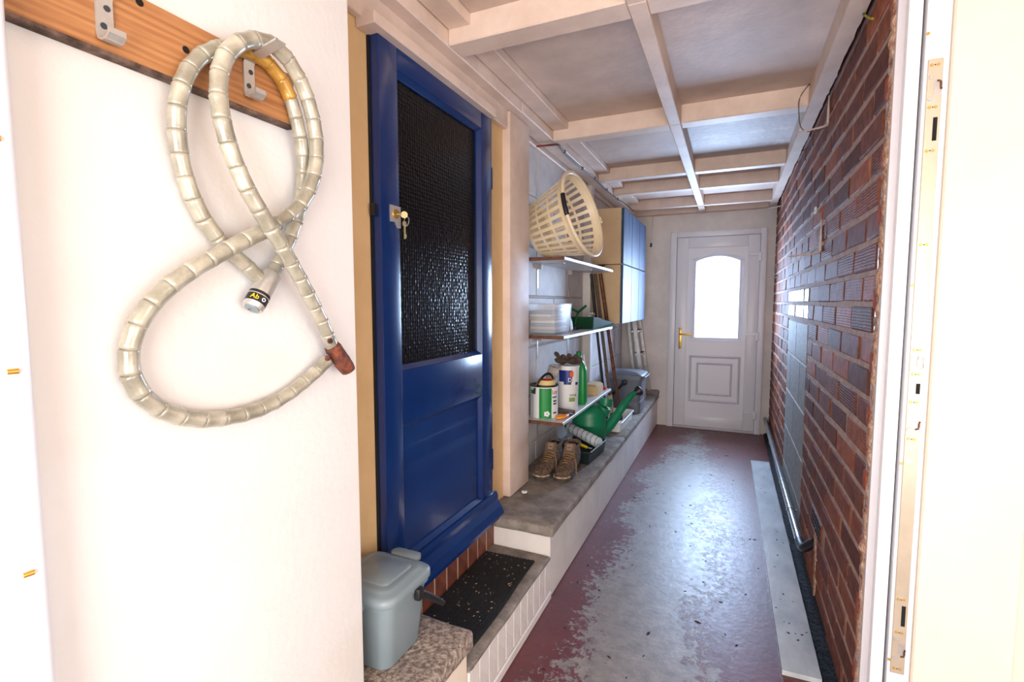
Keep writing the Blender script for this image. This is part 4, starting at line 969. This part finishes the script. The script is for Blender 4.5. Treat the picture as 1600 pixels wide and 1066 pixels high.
gb = thing('work_glove', 'brown muddy work glove lying on top of the white paint tub', 'glove', (-0.94, 3.0, ZL + uh + .014))
zt = ZL + uh + .014
bb = B().loft([[(-1.0 + 0.13 * u + .012 * math.cos(t), 3.0 + 0.055 * math.cos(t), zt + .024 + (.020 + .012 * math.sin(u * 9)) * math.sin(t) + .006) for t in [2 * math.pi * i / 14 for i in range(14)]] for u in (0, .25, .5, .75, 1)])
for v in bb.bm.verts: v.co += noise.noise_vector(v.co * 40) * 0.006
obj('palm', bb, glove_br, gb, smooth=60)
for k, (x, y, dz, L_) in enumerate(((-1.008, 2.985, .052, 1), (-0.97, 3.00, .030, .6), (-0.925, 2.99, .042, .8), (-0.885, 3.0, .036, .8))):
    p = [(x + .02, y, zt + .030), (x + .008, y - .012, zt + .035 + dz * .5), (x, y - .018, zt + .03 + dz * .8), (x + .018 * L_, y - .03, zt + .03 + dz * .75)]
    obj('finger', B().tube(catmull(p, 4), [0.014] * 9 + [0.013, .012, .011, .007], 9), glove_br, gb, smooth=60)
gg = thing('work_glove', 'pale grey work glove slumped between paint tin and white tub', 'glove', (-1.03, 2.93, ZL + .19))
p = [(-1.045, 2.905, ZL + .14), (-1.03, 2.915, ZL + .19), (-1.018, 2.925, ZL + .235), (-1.005, 2.930, ZL + .275)]
bb = B().tube(catmull(p, 4), [.026, .030, .034, .037, .039, .040, .041, .042, .042, .042, .042, .043, .044], 14, flat=0.45, up=(1, -.35, 0))
for v in bb.bm.verts: v.co += noise.noise_vector(v.co * 36) * 0.005
obj('glove_body', bb, glove_gr, gg, smooth=60)
obj('cuff', B().tube([(-1.003 + .040 * math.cos(t), 2.932 + .016 * math.sin(t) - .014 * math.cos(t), ZL + .274 + .012 * math.sin(t)) for t in [2 * math.pi * i / 20 for i in range(20)]], 0.007, 8, closed=True), glove_gr, gg, smooth=60)
obj('finger', B().tube(catmull([(-1.050, 2.905, ZL + .16), (-1.064, 2.90, ZL + .125), (-1.068, 2.90, ZL + .085), (-1.066, 2.90, ZL + .0)], 4), 0.012, 8), glove_gr, gg, smooth=60)

gbt = thing('detergent_bottle', 'bright green plastic bottle behind the white paint tub', 'bottle', (-0.925, 3.20, ZL))
bb = B().loft([rrect(-0.968, -0.872, 3.165, 3.235, ZL, 0.02), rrect(-0.970, -0.870, 3.163, 3.237, ZL + .01, 0.022), rrect(-0.968, -0.872, 3.165, 3.235, ZL + .225, 0.022), rrect(-0.962, -0.880, 3.170, 3.230, ZL + .262, 0.022), rrect(-0.948, -0.905, 3.180, 3.220, ZL + .300, 0.018), rrect(-0.944, -0.910, 3.184, 3.216, ZL + .328, 0.015)])
obj('bottle_body', bb, green_lab, gbt, smooth=50)
obj('white_stripe', B().tube(catmull([(-0.885, 3.172, ZL + .335), (-0.878, 3.168, ZL + .29), (-0.868, 3.17, ZL + .255)], 4), 0.005, 6), paper_white, gbt, smooth=60)
obj('cap', B().lathe([(0.018, 0), (0.018, 0.022), (0.014, 0.026), (0.001, 0.026)], 18, Matrix.Translation((-0.927, 3.20, ZL + .327))), green_lab, gbt, smooth=40)

sp_ = thing('sponge_block', 'beige rectangular sponge block near the far end of the lowest shelf', 'sponge', (-0.93, 3.6, ZL))
bb = B().loft([rrect(-0.990, -0.880, 3.52, 3.72, ZL, 0.012), rrect(-0.990, -0.880, 3.52, 3.72, ZL + .062, 0.012), rrect(-0.978, -0.892, 3.532, 3.708, ZL + .075, 0.012)])
for v in bb.bm.verts: v.co += noise.noise_vector(v.co * 30) * 0.002
tag(sp_, sp_['label'], 'sponge'); obj('foam', bb, beige_block, sp_, smooth=50)
obj('foam_top', B().loft([rrect(-0.975, -0.895, 3.536, 3.704, ZL + .074, 0.012), rrect(-0.970, -0.900, 3.540, 3.70, ZL + .077, 0.012)]), pm('beige_sponge_top', S(222, 200, 158), rough=0.9), sp_)
rd = thing('plastic_disc', 'small red oval plastic item at the far end of the lowest shelf', 'red item', (-0.905, 3.80, ZL))
obj('case', B().lathe([(0.022, 0), (0.030, 0.006), (0.030, 0.018), (0.022, 0.024), (0.001, 0.024)], 20, Matrix.Translation((-0.905, 3.80, ZL))), red_pl, rd, smooth=50)
obj('centre', B().lathe([(0.012, 0.024), (0.012, 0.026), (0.001, 0.026)], 16, Matrix.Translation((-0.905, 3.80, ZL))), orange, rd, smooth=50)
of = thing('wood_offcut', 'weathered grey wood offcut on the lowest shelf before the white tub', 'wood offcut', (-0.95, 2.885, ZL))
obj('bar', B().prism([(-1.03, 2.882, ZL), (-0.862, 2.842, ZL), (-0.853, 2.878, ZL), (-1.02, 2.918, ZL)], (0, 0, 0.024)), wood_grey, of)
obj('sawn_end', B().prism([(-0.8625, 2.8425, ZL + .001), (-0.8615, 2.8425, ZL + .001), (-0.8525, 2.8775, ZL + .001), (-0.8535, 2.8775, ZL + .001)], (0, 0, 0.022)), brown_edge, of)
sc = thing('pliers', 'orange and black handled pliers on the front edge of the lowest shelf', 'pliers', (-0.9, 2.75, ZL))
obj('handle', B().tube(catmull([(-0.875, 2.80, ZL + .010), (-0.885, 2.765, ZL + .012), (-0.905, 2.735, ZL + .012), (-0.925, 2.72, ZL + .010)], 4), 0.009, 8), orange, sc, smooth=60)
obj('handle', B().tube(catmull([(-0.872, 2.795, ZL + .010), (-0.870, 2.75, ZL + .012), (-0.885, 2.715, ZL + .012), (-0.912, 2.70, ZL + .009)], 4), 0.008, 8), orange, sc, smooth=60)
obj('jaw', B().tube([(-0.874, 2.795, ZL + .010), (-0.862, 2.825, ZL + .009), (-0.856, 2.838, ZL + .006)], [0.011, 0.009, 0.004], 8, flat=0.6), ink, sc, smooth=60)

# ================================================================== KERB LEDGE: BOOTS, ROLLER TRAY, CAN, TRAY, CADDY, POLES, LADDER
ZK = LEDGE + 0.004
def boot(label, x, y, rot, mirror):
    t = thing('work_boot', label, 'boot', (x, y, ZK), (0, 0, rot), group='pair of muddy work boots')
    def sect(yv, w_, h, x0=0.0, z0=0.018):
        out = []
        for i in range(16):
            a = 2 * math.pi * i / 16; c, s_ = math.cos(a), math.sin(a)
            px_ = x0 + math.copysign(abs(c) ** 0.75, c) * w_ / 2; pz = z0 + h / 2 + math.copysign(abs(s_) ** 0.7, s_) * h / 2
            out.append((px_, yv, pz))
        return out
    m = 1 if mirror else -1
    S_ = [(0.0, .040, .030, .004), (0.012, .072, .044, .004), (0.04, .098, .058, .003), (0.08, .108, .072, .002), (0.12, .106, .090, 0), (0.155, .100, .115, 0), (0.185, .096, .150, 0), (0.205, .092, .168, 0), (0.25, .086, .172, 0), (0.285, .076, .168, 0), (0.30, .060, .150, 0)]
    bb = B().loft([sect(a, w_, h, x0 * m) for a, w_, h, x0 in S_])
    for v in bb.bm.verts: v.co += noise.noise_vector(v.co * 45 + Vector((x * 9, 0, 0))) * 0.004
    obj('upper', bb, boot_m, t, smooth=60, local=True)
    sl = []
    for yv, w_ in ((-0.006, .030), (0.004, .070), (0.03, .100), (0.08, .114), (0.14, .100), (0.18, .086), (0.24, .086), (0.295, .076), (0.308, .05)):
        sl.append([(-w_ / 2, yv, 0.0), (w_ / 2, yv, 0.0), (w_ / 2, yv, 0.022), (-w_ / 2, yv, 0.022)])
    obj('sole', B().loft(sl), sole_m, t, local=True)
    obj('toe_welt', B().tube(catmull([(-.050, .045, .026), (-.040, .012, .026), (-.014, -.004, .026), (.014, -.004, .026), (.040, .012, .026), (.050, .045, .026)], 4), 0.006, 8), toe_m, t, smooth=60, local=True)
    # tongue and collar
    obj('tongue', B().loft([[(-.036, .150, .118), (.036, .150, .118), (.036, .164, .112), (-.036, .164, .112)], [(-.038, .172, .160), (.038, .172, .160), (.038, .186, .155), (-.038, .186, .155)], [(-.034, .186, .208), (.034, .186, .208), (.034, .198, .206), (-.034, .198, .206)]]), boot_tongue, t, smooth=40, local=True)
    obj('tongue_tab', B().loft([[(-.016, .1685, .162), (.016, .1685, .162), (.016, .172, .162), (-.016, .172, .162)], [(-.020, .1815, .202), (.020, .1815, .202), (.020, .186, .202), (-.020, .186, .202)]]), glove_gr if False else pm('tongue_tab', S(140, 118, 96), rough=0.95), t, local=True)
    obj('collar', B().tube([(math.cos(a) * .044, .238 + math.sin(a) * .058, .190 + .012 * math.sin(a)) for a in [2 * math.pi * i / 18 for i in range(18)]], 0.009, 8, closed=True), boot_tongue, t, smooth=60, local=True)
    obj('opening', B().lathe([(0.042, 0), (0.001, 0.0), (0.001, .004), (0.042, .004)], 18, Matrix.Translation((0, .238, .184)) @ Matrix.Diagonal((1, 1.3, 1, 1)), cap0=False, cap1=False), dark_gap, t, local=True)
    for i, (yv, zv, w_) in enumerate(((.100, .094, .030), (.116, .104, .034), (.132, .116, .036), (.146, .128, .038), (.158, .142, .040))):
        obj('lace', B().tube(catmull([(-w_, yv + .010, zv - .012), (-w_ * .5, yv, zv + .002), (0, yv - .003, zv + .007), (w_ * .5, yv, zv + .002), (w_, yv + .010, zv - .012)], 3), 0.0032, 6), lace_m, t, smooth=60, local=True)
    if mirror:
        obj('loose_lace', B().tube(catmull([(.040, .150, .125), (.058, .130, .10), (.062, .125, .06), (.070, .105, .03), (.085, .085, .006)], 4), 0.003, 6), lace_m, t, smooth=60, local=True)
    else:
        obj('loose_lace', B().tube(catmull([(.042, .150, .13), (.056, .135, .11), (.060, .130, .07), (.056, .125, .02)], 4), 0.003, 6), lace_m, t, smooth=60, local=True)
    t.scale = (0.92, 0.92, 0.82)
    return t
boot('muddy brown work boot nearest the white post on the ledge', -0.955, 2.520, R(-5), False)
boot('muddy brown work boot with loose lace nearest the ledge edge', -0.838, 2.540, R(-2), True)

tr_ = thing('roller_tray', 'black plastic paint roller tray on the ledge behind the boots', 'roller tray', (-0.89, 3.05, ZK), (0, 0, R(33)))
# local: length along +y', shallow end far
def trl(z, s_): return [(-0.105 * s_, -0.165 * s_, z), (0.105 * s_, -0.165 * s_, z), (0.105 * s_, 0.165 * s_, z), (-0.105 * s_, 0.165 * s_, z)]
bb = B().loft([trl(0.0, .92), trl(0.075, 1.0), trl(0.075, .95), trl(0.006, .88)])
TRM = Matrix.Translation((-0.852, 3.040, ZK)) @ Euler((0, 0, R(-4))).to_matrix().to_4x4()
tr_.location = (-0.852, 3.040, ZK); tr_.rotation_euler = (0, 0, R(-4)); TM[tr_.name] = TRM
obj('tray', bb, pm('black_green_plastic', S(20, 32, 34), rough=0.4), tr_, local=True)
obj('ramp', B().prism([(-.09, .0, .008), (.09, .0, .008), (.09, .155, .055), (-.09, .155, .055)], (0, 0, .004)), pm('black_green_plastic', S(20, 32, 34), rough=0.4), tr_, local=True)
obj('tray_lip', B().tube([(p[0], p[1], .076) for p in rrect(-.106, .106, -.166, .166, 0, .012, 2)], 0.004, 6, closed=True), black_m, tr_, smooth=60, local=True)
obj('pale_edge', B().box(.104, .111, -.15, .165, .075, .080, .001), grey_pl, tr_, local=True, label='pale worn edge of the tray')
rl = thing('paint_roller', 'white fleece paint roller with blue spiral stripes in the tray', 'paint roller', (-0.88, 3.15, ZK + .1))
a_, c_ = Vector((-1.000, 3.235, ZK + .125)), Vector((-0.752, 3.085, ZK + .082)); ax = (c_ - a_).normalized()
obj('sleeve', B().tube([a_, a_.lerp(c_, .02), a_.lerp(c_, .98), c_], [.030, .034, .034, .030], 24), roller_m, rl, smooth=50)
u_ = Vector((0, 0, 1)); u_ = (u_ - ax * u_.dot(ax)).normalized(); v_ = ax.cross(u_); Ln = (c_ - a_).length
for k in range(7):
    s0 = Ln * (.02 + k * .145)
    obj('stripe', B().tube([a_ + ax * min(Ln, s0 + Ln * .10 * i / 14) + (u_ * math.cos(2.6 * math.pi / 2 * i / 14 - 2.2) + v_ * math.sin(2.6 * math.pi / 2 * i / 14 - 2.2)) * .0340 for i in range(15)], 0.0026, 5), stripe_m, rl, smooth=60)
obj('wire_frame', B().tube(catmull([a_ - ax * .004, a_ - ax * .03 + Vector((0, 0, .01)), a_ - ax * .04 + Vector((0.03, -.05, 0)), (-.985, 3.13, ZK + .098), (-.95, 3.08, ZK + .092)], 5), 0.0035, 6), chrome, rl, smooth=60)
obj('grip', B().tube([(-.955, 3.085, ZK + .092), (-.93, 3.05, ZK + .090), (-.90, 3.01, ZK + .086)], [.010, .013, .010], 10), white_pl, rl, smooth=60)
sk = thing('scraper', 'yellow handled scraper with red cap resting in the roller tray', 'scraper', (-0.86, 2.99, ZK + .09))
obj('handle', B().tube([(-0.895, 3.02, ZK + .090), (-0.86, 2.998, ZK + .086), (-0.80, 2.965, ZK + .082)], [.010, .012, .009], 10, flat=.7), yellow, sk, smooth=60)
obj('red_cap', B().lathe([(.017, 0), (.020, .008), (.018, .020), (.010, .026), (.001, .027)], 16, Matrix.Translation((-0.915, 3.005, ZK + .085))), red_pl, sk, smooth=50)
obj('blade', B().prism([(-0.805, 2.972, ZK + .082), (-0.80, 2.958, ZK + .082), (-0.768, 2.940, ZK + .080), (-0.764, 2.962, ZK + .080)], (0, 0, .002)), chrome, sk)

wc = thing('watering_can', 'green plastic watering can with black rose under the lowest shelf', 'watering can', (-0.905, 3.42, ZK))
MC = Matrix.Translation((-0.908, 3.42, ZK))
obj('can_body', B().lathe([(.100, 0), (.112, .004), (.118, .02), (.120, .06), (.1225, .064), (.120, .068), (.121, .12), (.1235, .124), (.121, .128), (.121, .19), (.118, .215), (.100, .240), (.070, .256), (.001, .262)], 40, MC), green_pl, wc, smooth=45)
obj('filler_neck', B().tube(catmull([(-0.825, 3.44, ZK + .20), (-0.800, 3.445, ZK + .26), (-0.794, 3.45, ZK + .305)], 4), [.050] * 4 + [.046] * 3 + [.044] * 2, 20), green_pl, wc, smooth=50)
spt = obj('spout', B().tube(catmull([(-0.835, 3.50, ZK + .045), (-0.775, 3.56, ZK + .11), (-0.715, 3.62, ZK + .215), (-0.665, 3.67, ZK + .290), (-0.632, 3.705, ZK + .318)], 5), [.042] * 2 + [.040] * 3 + [.036] * 3 + [.030] * 4 + [.024] * 4 + [.019] * 3 + [.017] * 2, 16), green_pl, wc, smooth=60)
dv = Vector((.62, .60, .36)).normalized(); q0 = Vector((-0.640, 3.698, ZK + .312))
obj('rose', B().tube([q0, q0 + dv * .012, q0 + dv * .030, q0 + dv * .046, q0 + dv * .052], [.018, .022, .036, .040, .036], 22), black_m, spt, smooth=40)
obj('rear_handle', B().tube(catmull([(-0.99, 3.34, ZK + .20), (-1.035, 3.31, ZK + .24), (-1.06, 3.30, ZK + .16), (-1.03, 3.32, ZK + .08)], 5), 0.012, 8), green_pl, wc, smooth=60)

wt = thing('seed_tray', 'shallow white plastic tray on the ledge behind the watering can', 'tray', (-0.85, 3.95, ZK))
def rl_(z, g_): return rrect(-0.985 + g_, -0.735 - g_, 3.70 + g_, 4.22 - g_, z, 0.02, 3)
obj('tray_body', B().loft([rl_(ZK, .012), rl_(ZK + .070, .002), rl_(ZK + .070, .008), rl_(ZK + .010, .018)]), white_pl, wt, smooth=40)
obj('tray_lip', B().tube(rrect(-0.987, -0.733, 3.698, 4.222, ZK + .071, .022, 3), .005, 6, closed=True), white_pl, wt, smooth=60)
for i in range(3): obj('dark_scrap', B().prism([(-0.80 + .03 * i, 3.85 + .1 * i, ZK + .0105), (-0.765 + .012 * i, 3.87 + .1 * i, ZK + .0105), (-0.775, 3.92 + .1 * i, ZK + .0105), (-0.81 + .02 * i, 3.90 + .1 * i, ZK + .0105)], (0, 0, .004)), ink, wt)

for i, (top, bot, r_, m, lab) in enumerate((((-1.036, 3.905, 1.56), (-0.935, 4.075, ZK + .012), .012, black_m, 'thin black pole leaning beside the shelves, nearest the block wall'),
                                      ((-1.002, 3.90, 1.56), (-0.885, 4.08, ZK + .012), .014, wood_grey, 'weathered brown pole leaning between the black and rusty poles'),
                                      ((-0.960, 3.90, 1.56), (-0.815, 4.08, ZK + .012), .015, rusty_pole, 'rusty brown pole leaning nearest the passage'))):
    top, bot = Vector(top), Vector(bot)
    t = thing('leaning_pole', lab, 'pole', bot, group='poles leaning beside the shelves')
    obj('shaft', B().tube([bot, bot.lerp(top, .5), top], r_, 12), m, t, smooth=60)
    obj('ferrule', B().tube([bot, bot.lerp(top, .03)], r_ * 1.25, 12), wood_dk if i else ink, t, smooth=40)
    if i == 2: obj('highlight_strip', B().tube([bot.lerp(top, .05) + Vector((r_ * .8, -r_ * .4, 0)), top + Vector((r_ * .8, -r_ * .4, 0))], .003, 6), wood_dk, t)
    if i == 1: obj('pale_shoe', B().tube([bot.lerp(top, .05), bot.lerp(top, .17)], r_ * 1.45, 12), beige_block, t, smooth=40)

gc = thing('storage_caddy', 'large dark grey lidded container on the ledge under the blue cabinet', 'container', (-0.86, 4.56, ZK))
obj('body', B().loft([rrect(-1.005, -0.718, 4.425, 4.70, ZK, .035), rrect(-1.008, -0.715, 4.422, 4.703, ZK + .10, .035), rrect(-1.002, -0.721, 4.428, 4.697, ZK + .102, .035), rrect(-1.022, -0.704, 4.405, 4.720, ZK + .30, .036), rrect(-1.03, -0.696, 4.398, 4.728, ZK + .302, .038), rrect(-1.03, -0.696, 4.398, 4.728, ZK + .318, .038)]), grey_dk, gc, smooth=45)
gl_ = obj('lid', B().loft([rrect(-1.034, -0.692, 4.394, 4.732, ZK + .318, .04), rrect(-1.034, -0.692, 4.394, 4.732, ZK + .338, .04), rrect(-1.022, -0.704, 4.406, 4.720, ZK + .350, .036), rrect(-1.0, -0.726, 4.428, 4.70, ZK + .352, .03), rrect(-0.99, -0.736, 4.438, 4.69, ZK + .362, .03)]), grey_dk, gc, smooth=45)
obj('rim_handle', B().tube(catmull([(-0.690, 4.43, ZK + .33), (-0.678, 4.46, ZK + .325), (-0.678, 4.66, ZK + .325), (-0.690, 4.70, ZK + .33)], 4), .006, 8), grey_pl, gl_, smooth=60)
obj('front_handle', B().tube([(-0.955, 4.395, ZK + .165), (-0.875, 4.385, ZK + .25), (-0.852, 4.385, ZK + .275)], [.012, .012, .016], 10), black_m, gc, smooth=60)
obj('handle_boss', B().lathe([(.026, 0), (.026, .012), (.018, .018), (.001, .018)], 18, Matrix.Translation((-0.850, 4.394, ZK + .277)) @ Euler((R(90), 0, 0)).to_matrix().to_4x4()), black_m, gc, smooth=40)

# ---- stacked cabinets
def cabinet(label, z0, z1):
    t = thing('wall_cabinet', label, 'cabinet', (-0.95, 4.55, z0), group='blue fronted wall cabinets')
    obj('carcass', B().box(XW + 0.001, -0.822, 4.005, 5.10, z0, z1, 0.001), cab_side, t)
    w_ = 1.095 / 3
    for i in range(3):
        a, c = 4.005 + w_ * i + (0.005 if i else 0), 4.005 + w_ * (i + 1) - 0.005
        d_ = obj('cabinet_door', B().box(-0.821, -0.800, a, c, z0 + .002, z1 - .002, 0.0015), cab_blue, t)
        if i == 0: obj('door_edge', B().box(-0.8205, -0.8005, a - .0015, a + .001, z0 + .003, z1 - .003), cab_edge, d_)
        obj('hinge', B().box(-0.8225, -0.8195, a - .004, a + .012, z0 + .06, z0 + .09).box(-0.8225, -0.8195, a - .004, a + .012, z1 - .09, z1 - .06), chrome, d_)
    return t
cabinet('upper blue fronted wall cabinet below the ceiling', 1.640, 2.085)
cabinet('lower blue fronted wall cabinet above the grey container', 1.160, 1.634)

# ---- aluminium ladder
lad = thing('step_ladder', 'aluminium step ladder leaning in the far corner behind the container', 'ladder', (-0.82, 5.3, ZK))
def stl(Y, p, q, z0, z1, w_=.022, d_=.05):
    # p, q = (X, z) points on the stile line
    def X(z): return p[0] + (q[0] - p[0]) * (z - p[1]) / (q[1] - p[1])
    bb = B().loft([[(X(z) - w_, Y - d_ / 2, z), (X(z) + w_, Y - d_ / 2, z), (X(z) + w_, Y + d_ / 2, z), (X(z) - w_, Y + d_ / 2, z)] for z in (z0, z1)])
    obj('stile', bb, alu, lad); return X
Xa = stl(5.19, (-0.913, 1.132), (-0.839, 0.636), ZK, 1.75, .017); Xb = stl(5.455, (-0.900, 1.137), (-0.820, 0.604), ZK, 1.75, .015)
stl(5.19, (-0.972, 1.13), (-0.916, 0.646), ZK, 1.75, .012, .03); stl(5.455, (-0.972, 1.13), (-0.916, 0.646), ZK, 1.75, .012, .03)
for zz in (0.55, 0.79, 1.03, 1.27, 1.51):
    x = Xa(zz); obj('tread', B().box(x - .05, x + .025, 5.215, 5.43, zz - .014, zz + .014, .003), alu, lad)
    obj('tread_strip', B().box(x - .048, x + .023, 5.215, 5.43, zz + .0142, zz + .018), black_m, lad)

# ================================================================== RIGHT WALL AND FLOOR
fp = thing('floor_board', 'long pale blue grey board lying on the floor along the brick wall', 'board', (0.26, 3.2, 0.0))
obj('plank', B().prism([(0.207, 1.920, 0.001), (0.330, 1.924, 0.001), (0.323, 4.50, 0.001), (0.188, 4.495, 0.001)], (0, 0, 0.018)), plank_m, fp)
obj('dark_underside', B().prism([(0.209, 1.922, 0.0), (0.328, 1.926, 0.0), (0.322, 4.49, 0.0), (0.19, 4.485, 0.0)], (0, 0, 0.0012)), dark_gap, fp)
bb = B(); rr = random.Random(11)
for i in range(26):
    y = rr.uniform(1.95, 4.3); x = rr.uniform(0.215, 0.315); s_ = rr.uniform(.0012, .003)
    bb.box(-s_ * 1.7, s_ * 1.7, -s_, s_, 0, 0.0012, M=Matrix.Translation((x, y, 0.019)) @ Euler((0, 0, rr.uniform(0, 3))).to_matrix().to_4x4())
obj('dirt_flecks', bb, leafdark, fp, kind='stuff')
pp = thing('waste_pipe', 'grey metal pipe running low along the brick wall', 'pipe', (0.345, 4.0, 0.14))
obj('pipe_run', B().tube([(0.345, 5.505, 0.165), (0.345, 4.0, 0.150), (0.345, 2.74, 0.152)], 0.019, 16), pipe_m, pp, smooth=60)
obj('elbow', B().tube(catmull([(0.345, 2.745, 0.152), (0.346, 2.66, 0.158), (0.352, 2.60, 0.186), (0.366, 2.56, 0.222), (0.384, 2.53, 0.25)], 4), 0.021, 16), black_m, pp, smooth=60)
for yy in (3.14, 3.62, 4.6): obj('pipe_clip', B().tube([(0.345, yy - .012, 0.151), (0.345, yy + .012, 0.151)], 0.0225, 16).box(0.345, 0.378, yy - .008, yy + .008, 0.146, 0.156), pipe_m, pp, smooth=50)

def lbracket(label, Y, z, up, out, r_):
    t = thing('shelf_bracket', label, 'bracket', (XB - .004, Y, z), group='bare brackets on the brick wall')
    obj('wall_leg', B().tube([(XB - .005, Y - .004, z + .006), (XB - .005, Y - .002, z + up * .5), (XB - .005, Y, z + up)], [r_ * 1.5, r_ * 1.2, r_ * .6], 8, flat=.55, up=(0, 1, 0)), bracket_m, t, smooth=60)
    obj('arm', B().tube(catmull([(XB - .004, Y - .004, z + .010), (XB - .014, Y - .004, z - .002), (XB - .05, Y - .002, z - .008), (XB - out, Y, z - .016)], 4), [r_ * 1.5] * 4 + [r_ * 1.2] * 4 + [r_ * .9] * 4 + [r_ * .6], 8, flat=.55, up=(0, 1, 0)), bracket_m, t, smooth=60)
    for zz in (z + up * .3, z + up * .75): obj('screw', B().cyl((XB - .012, Y, zz), (XB - .006, Y, zz), .003, seg=8), ink, t)
lbracket('cream bracket on the brick wall just under the ceiling, nearest', 2.68, 2.128, 0.13, .135, .0075)
lbracket('large white bracket halfway up the brick wall below the ring', 2.725, 1.566, 0.15, .135, .0085)
lbracket('small cream bracket under the ceiling at the far end of the brick wall', 4.87, 2.158, 0.11, .13, .006)
lbracket('small thin bracket beside the back door on the brick wall', 5.05, 1.560, 0.02, .13, .004)
rg = thing('eye_ring', 'small white ring eye screwed into the brick wall', 'ring', (XB - .01, 2.84, 1.779))
obj('ring', B().tube([(XB - .016, 2.84 + .017 * math.cos(t), 1.779 + .014 * math.sin(t)) for t in [2 * math.pi * i / 18 for i in range(18)]], .0045, 8, closed=True), white_pl, rg, smooth=60)
obj('shank', B().cyl((XB - .016, 2.84, 1.765), (XB + .004, 2.84, 1.765), .004, seg=8), chrome, rg)
ec = thing('earth_cable', 'short green and yellow earth cable end at the ceiling plate', 'cable', (0.36, 2.06, 2.27))
obj('wire', B().tube(catmull([onX(1345, 6, .350), onX(1346, 12, .352), onX(1350, 22, .358), onX(1358, 28, .366), onX(1364, 29, .372)], 4), .0035, 8), earth_m, ec, smooth=60)
obj('terminal', B().tube(catmull([onX(1348, -2, .349), onX(1352, 3, .349), onX(1347, 8, .349), onX(1344, 2, .349)], 4, True), .003, 6, closed=True), white_pl, ec, smooth=60)
bw = thing('thin_wire', 'thin dark loose wire hanging from the beam to the high bracket', 'wire', (0.31, 2.72, 2.2))
obj('wire_strand', B().tube(catmull([onY(1265, 131, 2.73), onY(1251, 150, 2.725), onY(1248, 170, 2.72), onY(1252, 200, 2.71), onY(1270, 206, 2.70), onY(1288, 200, 2.69)], 5), .0018, 6), cable_brown, bw, smooth=60)
obj('knot', B().lathe([(.001, -.006), (.006, 0), (.001, .006)], 8, Matrix.Translation(onY(1265, 131, 2.73))), cable_brown, bw)

# ---- cables at the ceiling
rc = thing('ceiling_cable', 'dark red cable clipped along the left ceiling plate', 'cable', (-0.95, 3.2, 2.24))
pts = [(-1.085, 2.775, 2.243), (-1.02, 2.782, 2.243), (-0.952, 2.795, 2.243), (-0.955, 2.90, 2.243), (-0.965, 3.05, 2.243), (-0.962, 3.36, 2.243), (-0.950, 3.65, 2.243), (-0.956, 4.05, 2.243), (-0.950, 4.45, 2.243), (-0.93, 4.70, 2.243), (-0.925, 5.1, 2.243)]
obj('cable_run', B().tube(catmull(pts, 5), .005, 8), cable_brown, rc, smooth=60)
obj('red_tail', B().tube([(-1.085, 2.775, 2.2425), (-1.02, 2.782, 2.2425), (-0.96, 2.792, 2.2425)], .0056, 8), cable_red, rc, smooth=60)
for yy, xx_ in ((2.95, -.958), (3.36, -.962), (3.65, -.950), (4.05, -.956), (4.45, -.950)): obj('clip', B().box(xx_ - .008, xx_ + .008, yy - .004, yy + .004, 2.237, 2.254), ink, rc)
pc = thing('pull_cord', 'grey pull cord switch line hanging on the end wall left of the back door', 'pull cord', (-0.80, 5.505, 2.3))
obj('cable_loop', B().tube(catmull([onY(984, 333, 5.43), onY(992, 330, 5.43), onY(1004, 326, 5.43), onY(1016, 326, 5.46), onY(1022, 331, 5.50)], 5), .005, 8), cable_brown, pc, smooth=60)
obj('cord', B().tube([onY(1021, 331, 5.512), onY(1017.5, 381, 5.512)], .008, 8), white_paint, pc, smooth=60)
obj('cord_pull', B().tube([onY(1017.5, 380, 5.511), onY(1017, 386, 5.511)], [.010, .013], 10), ink, pc, smooth=60)

# ---- leaf litter scattered on the floor
bb = B(); rr = random.Random(21)
for i in range(60):
    y = rr.uniform(1.5, 5.2); x = rr.uniform(-0.66, 0.17); s_ = rr.uniform(.002, .0055) * (1 if i % 6 else 1.8); a = rr.uniform(0, 6)
    bb.prism([Matrix.Translation((x, y, .0005)) @ Euler((0, 0, a)).to_matrix().to_4x4() @ Vector(p) for p in ((-s_ * 1.8, 0, 0), (0, -s_ * .6, 0), (s_ * 1.8, 0, 0), (s_ * .2, s_ * .7, 0))], (0, 0, .0015))
lt = obj('leaf_litter', bb, leafdark); lt['kind'] = 'stuff'; lt['label'] = 'dark leaf bits scattered over the floor'; lt['category'] = 'litter'

# ---- white cap dropped by the foot of the post
bc = thing('bottle_cap', 'small round white plastic cap lying on the ledge by the white post', 'cap', (-0.955, 2.315, ZK))
obj('cap_disc', B().lathe([(.014, 0), (.015, .002), (.015, .007), (.012, .009), (.001, .009)], 18, Matrix.Translation((-0.955, 2.315, ZK))), white_pl, bc, smooth=40)
obj('cap_centre', B().lathe([(.007, .009), (.006, .0105), (.001, .0105)], 12, Matrix.Translation((-0.955, 2.315, ZK))), grey_pl, bc, smooth=40)
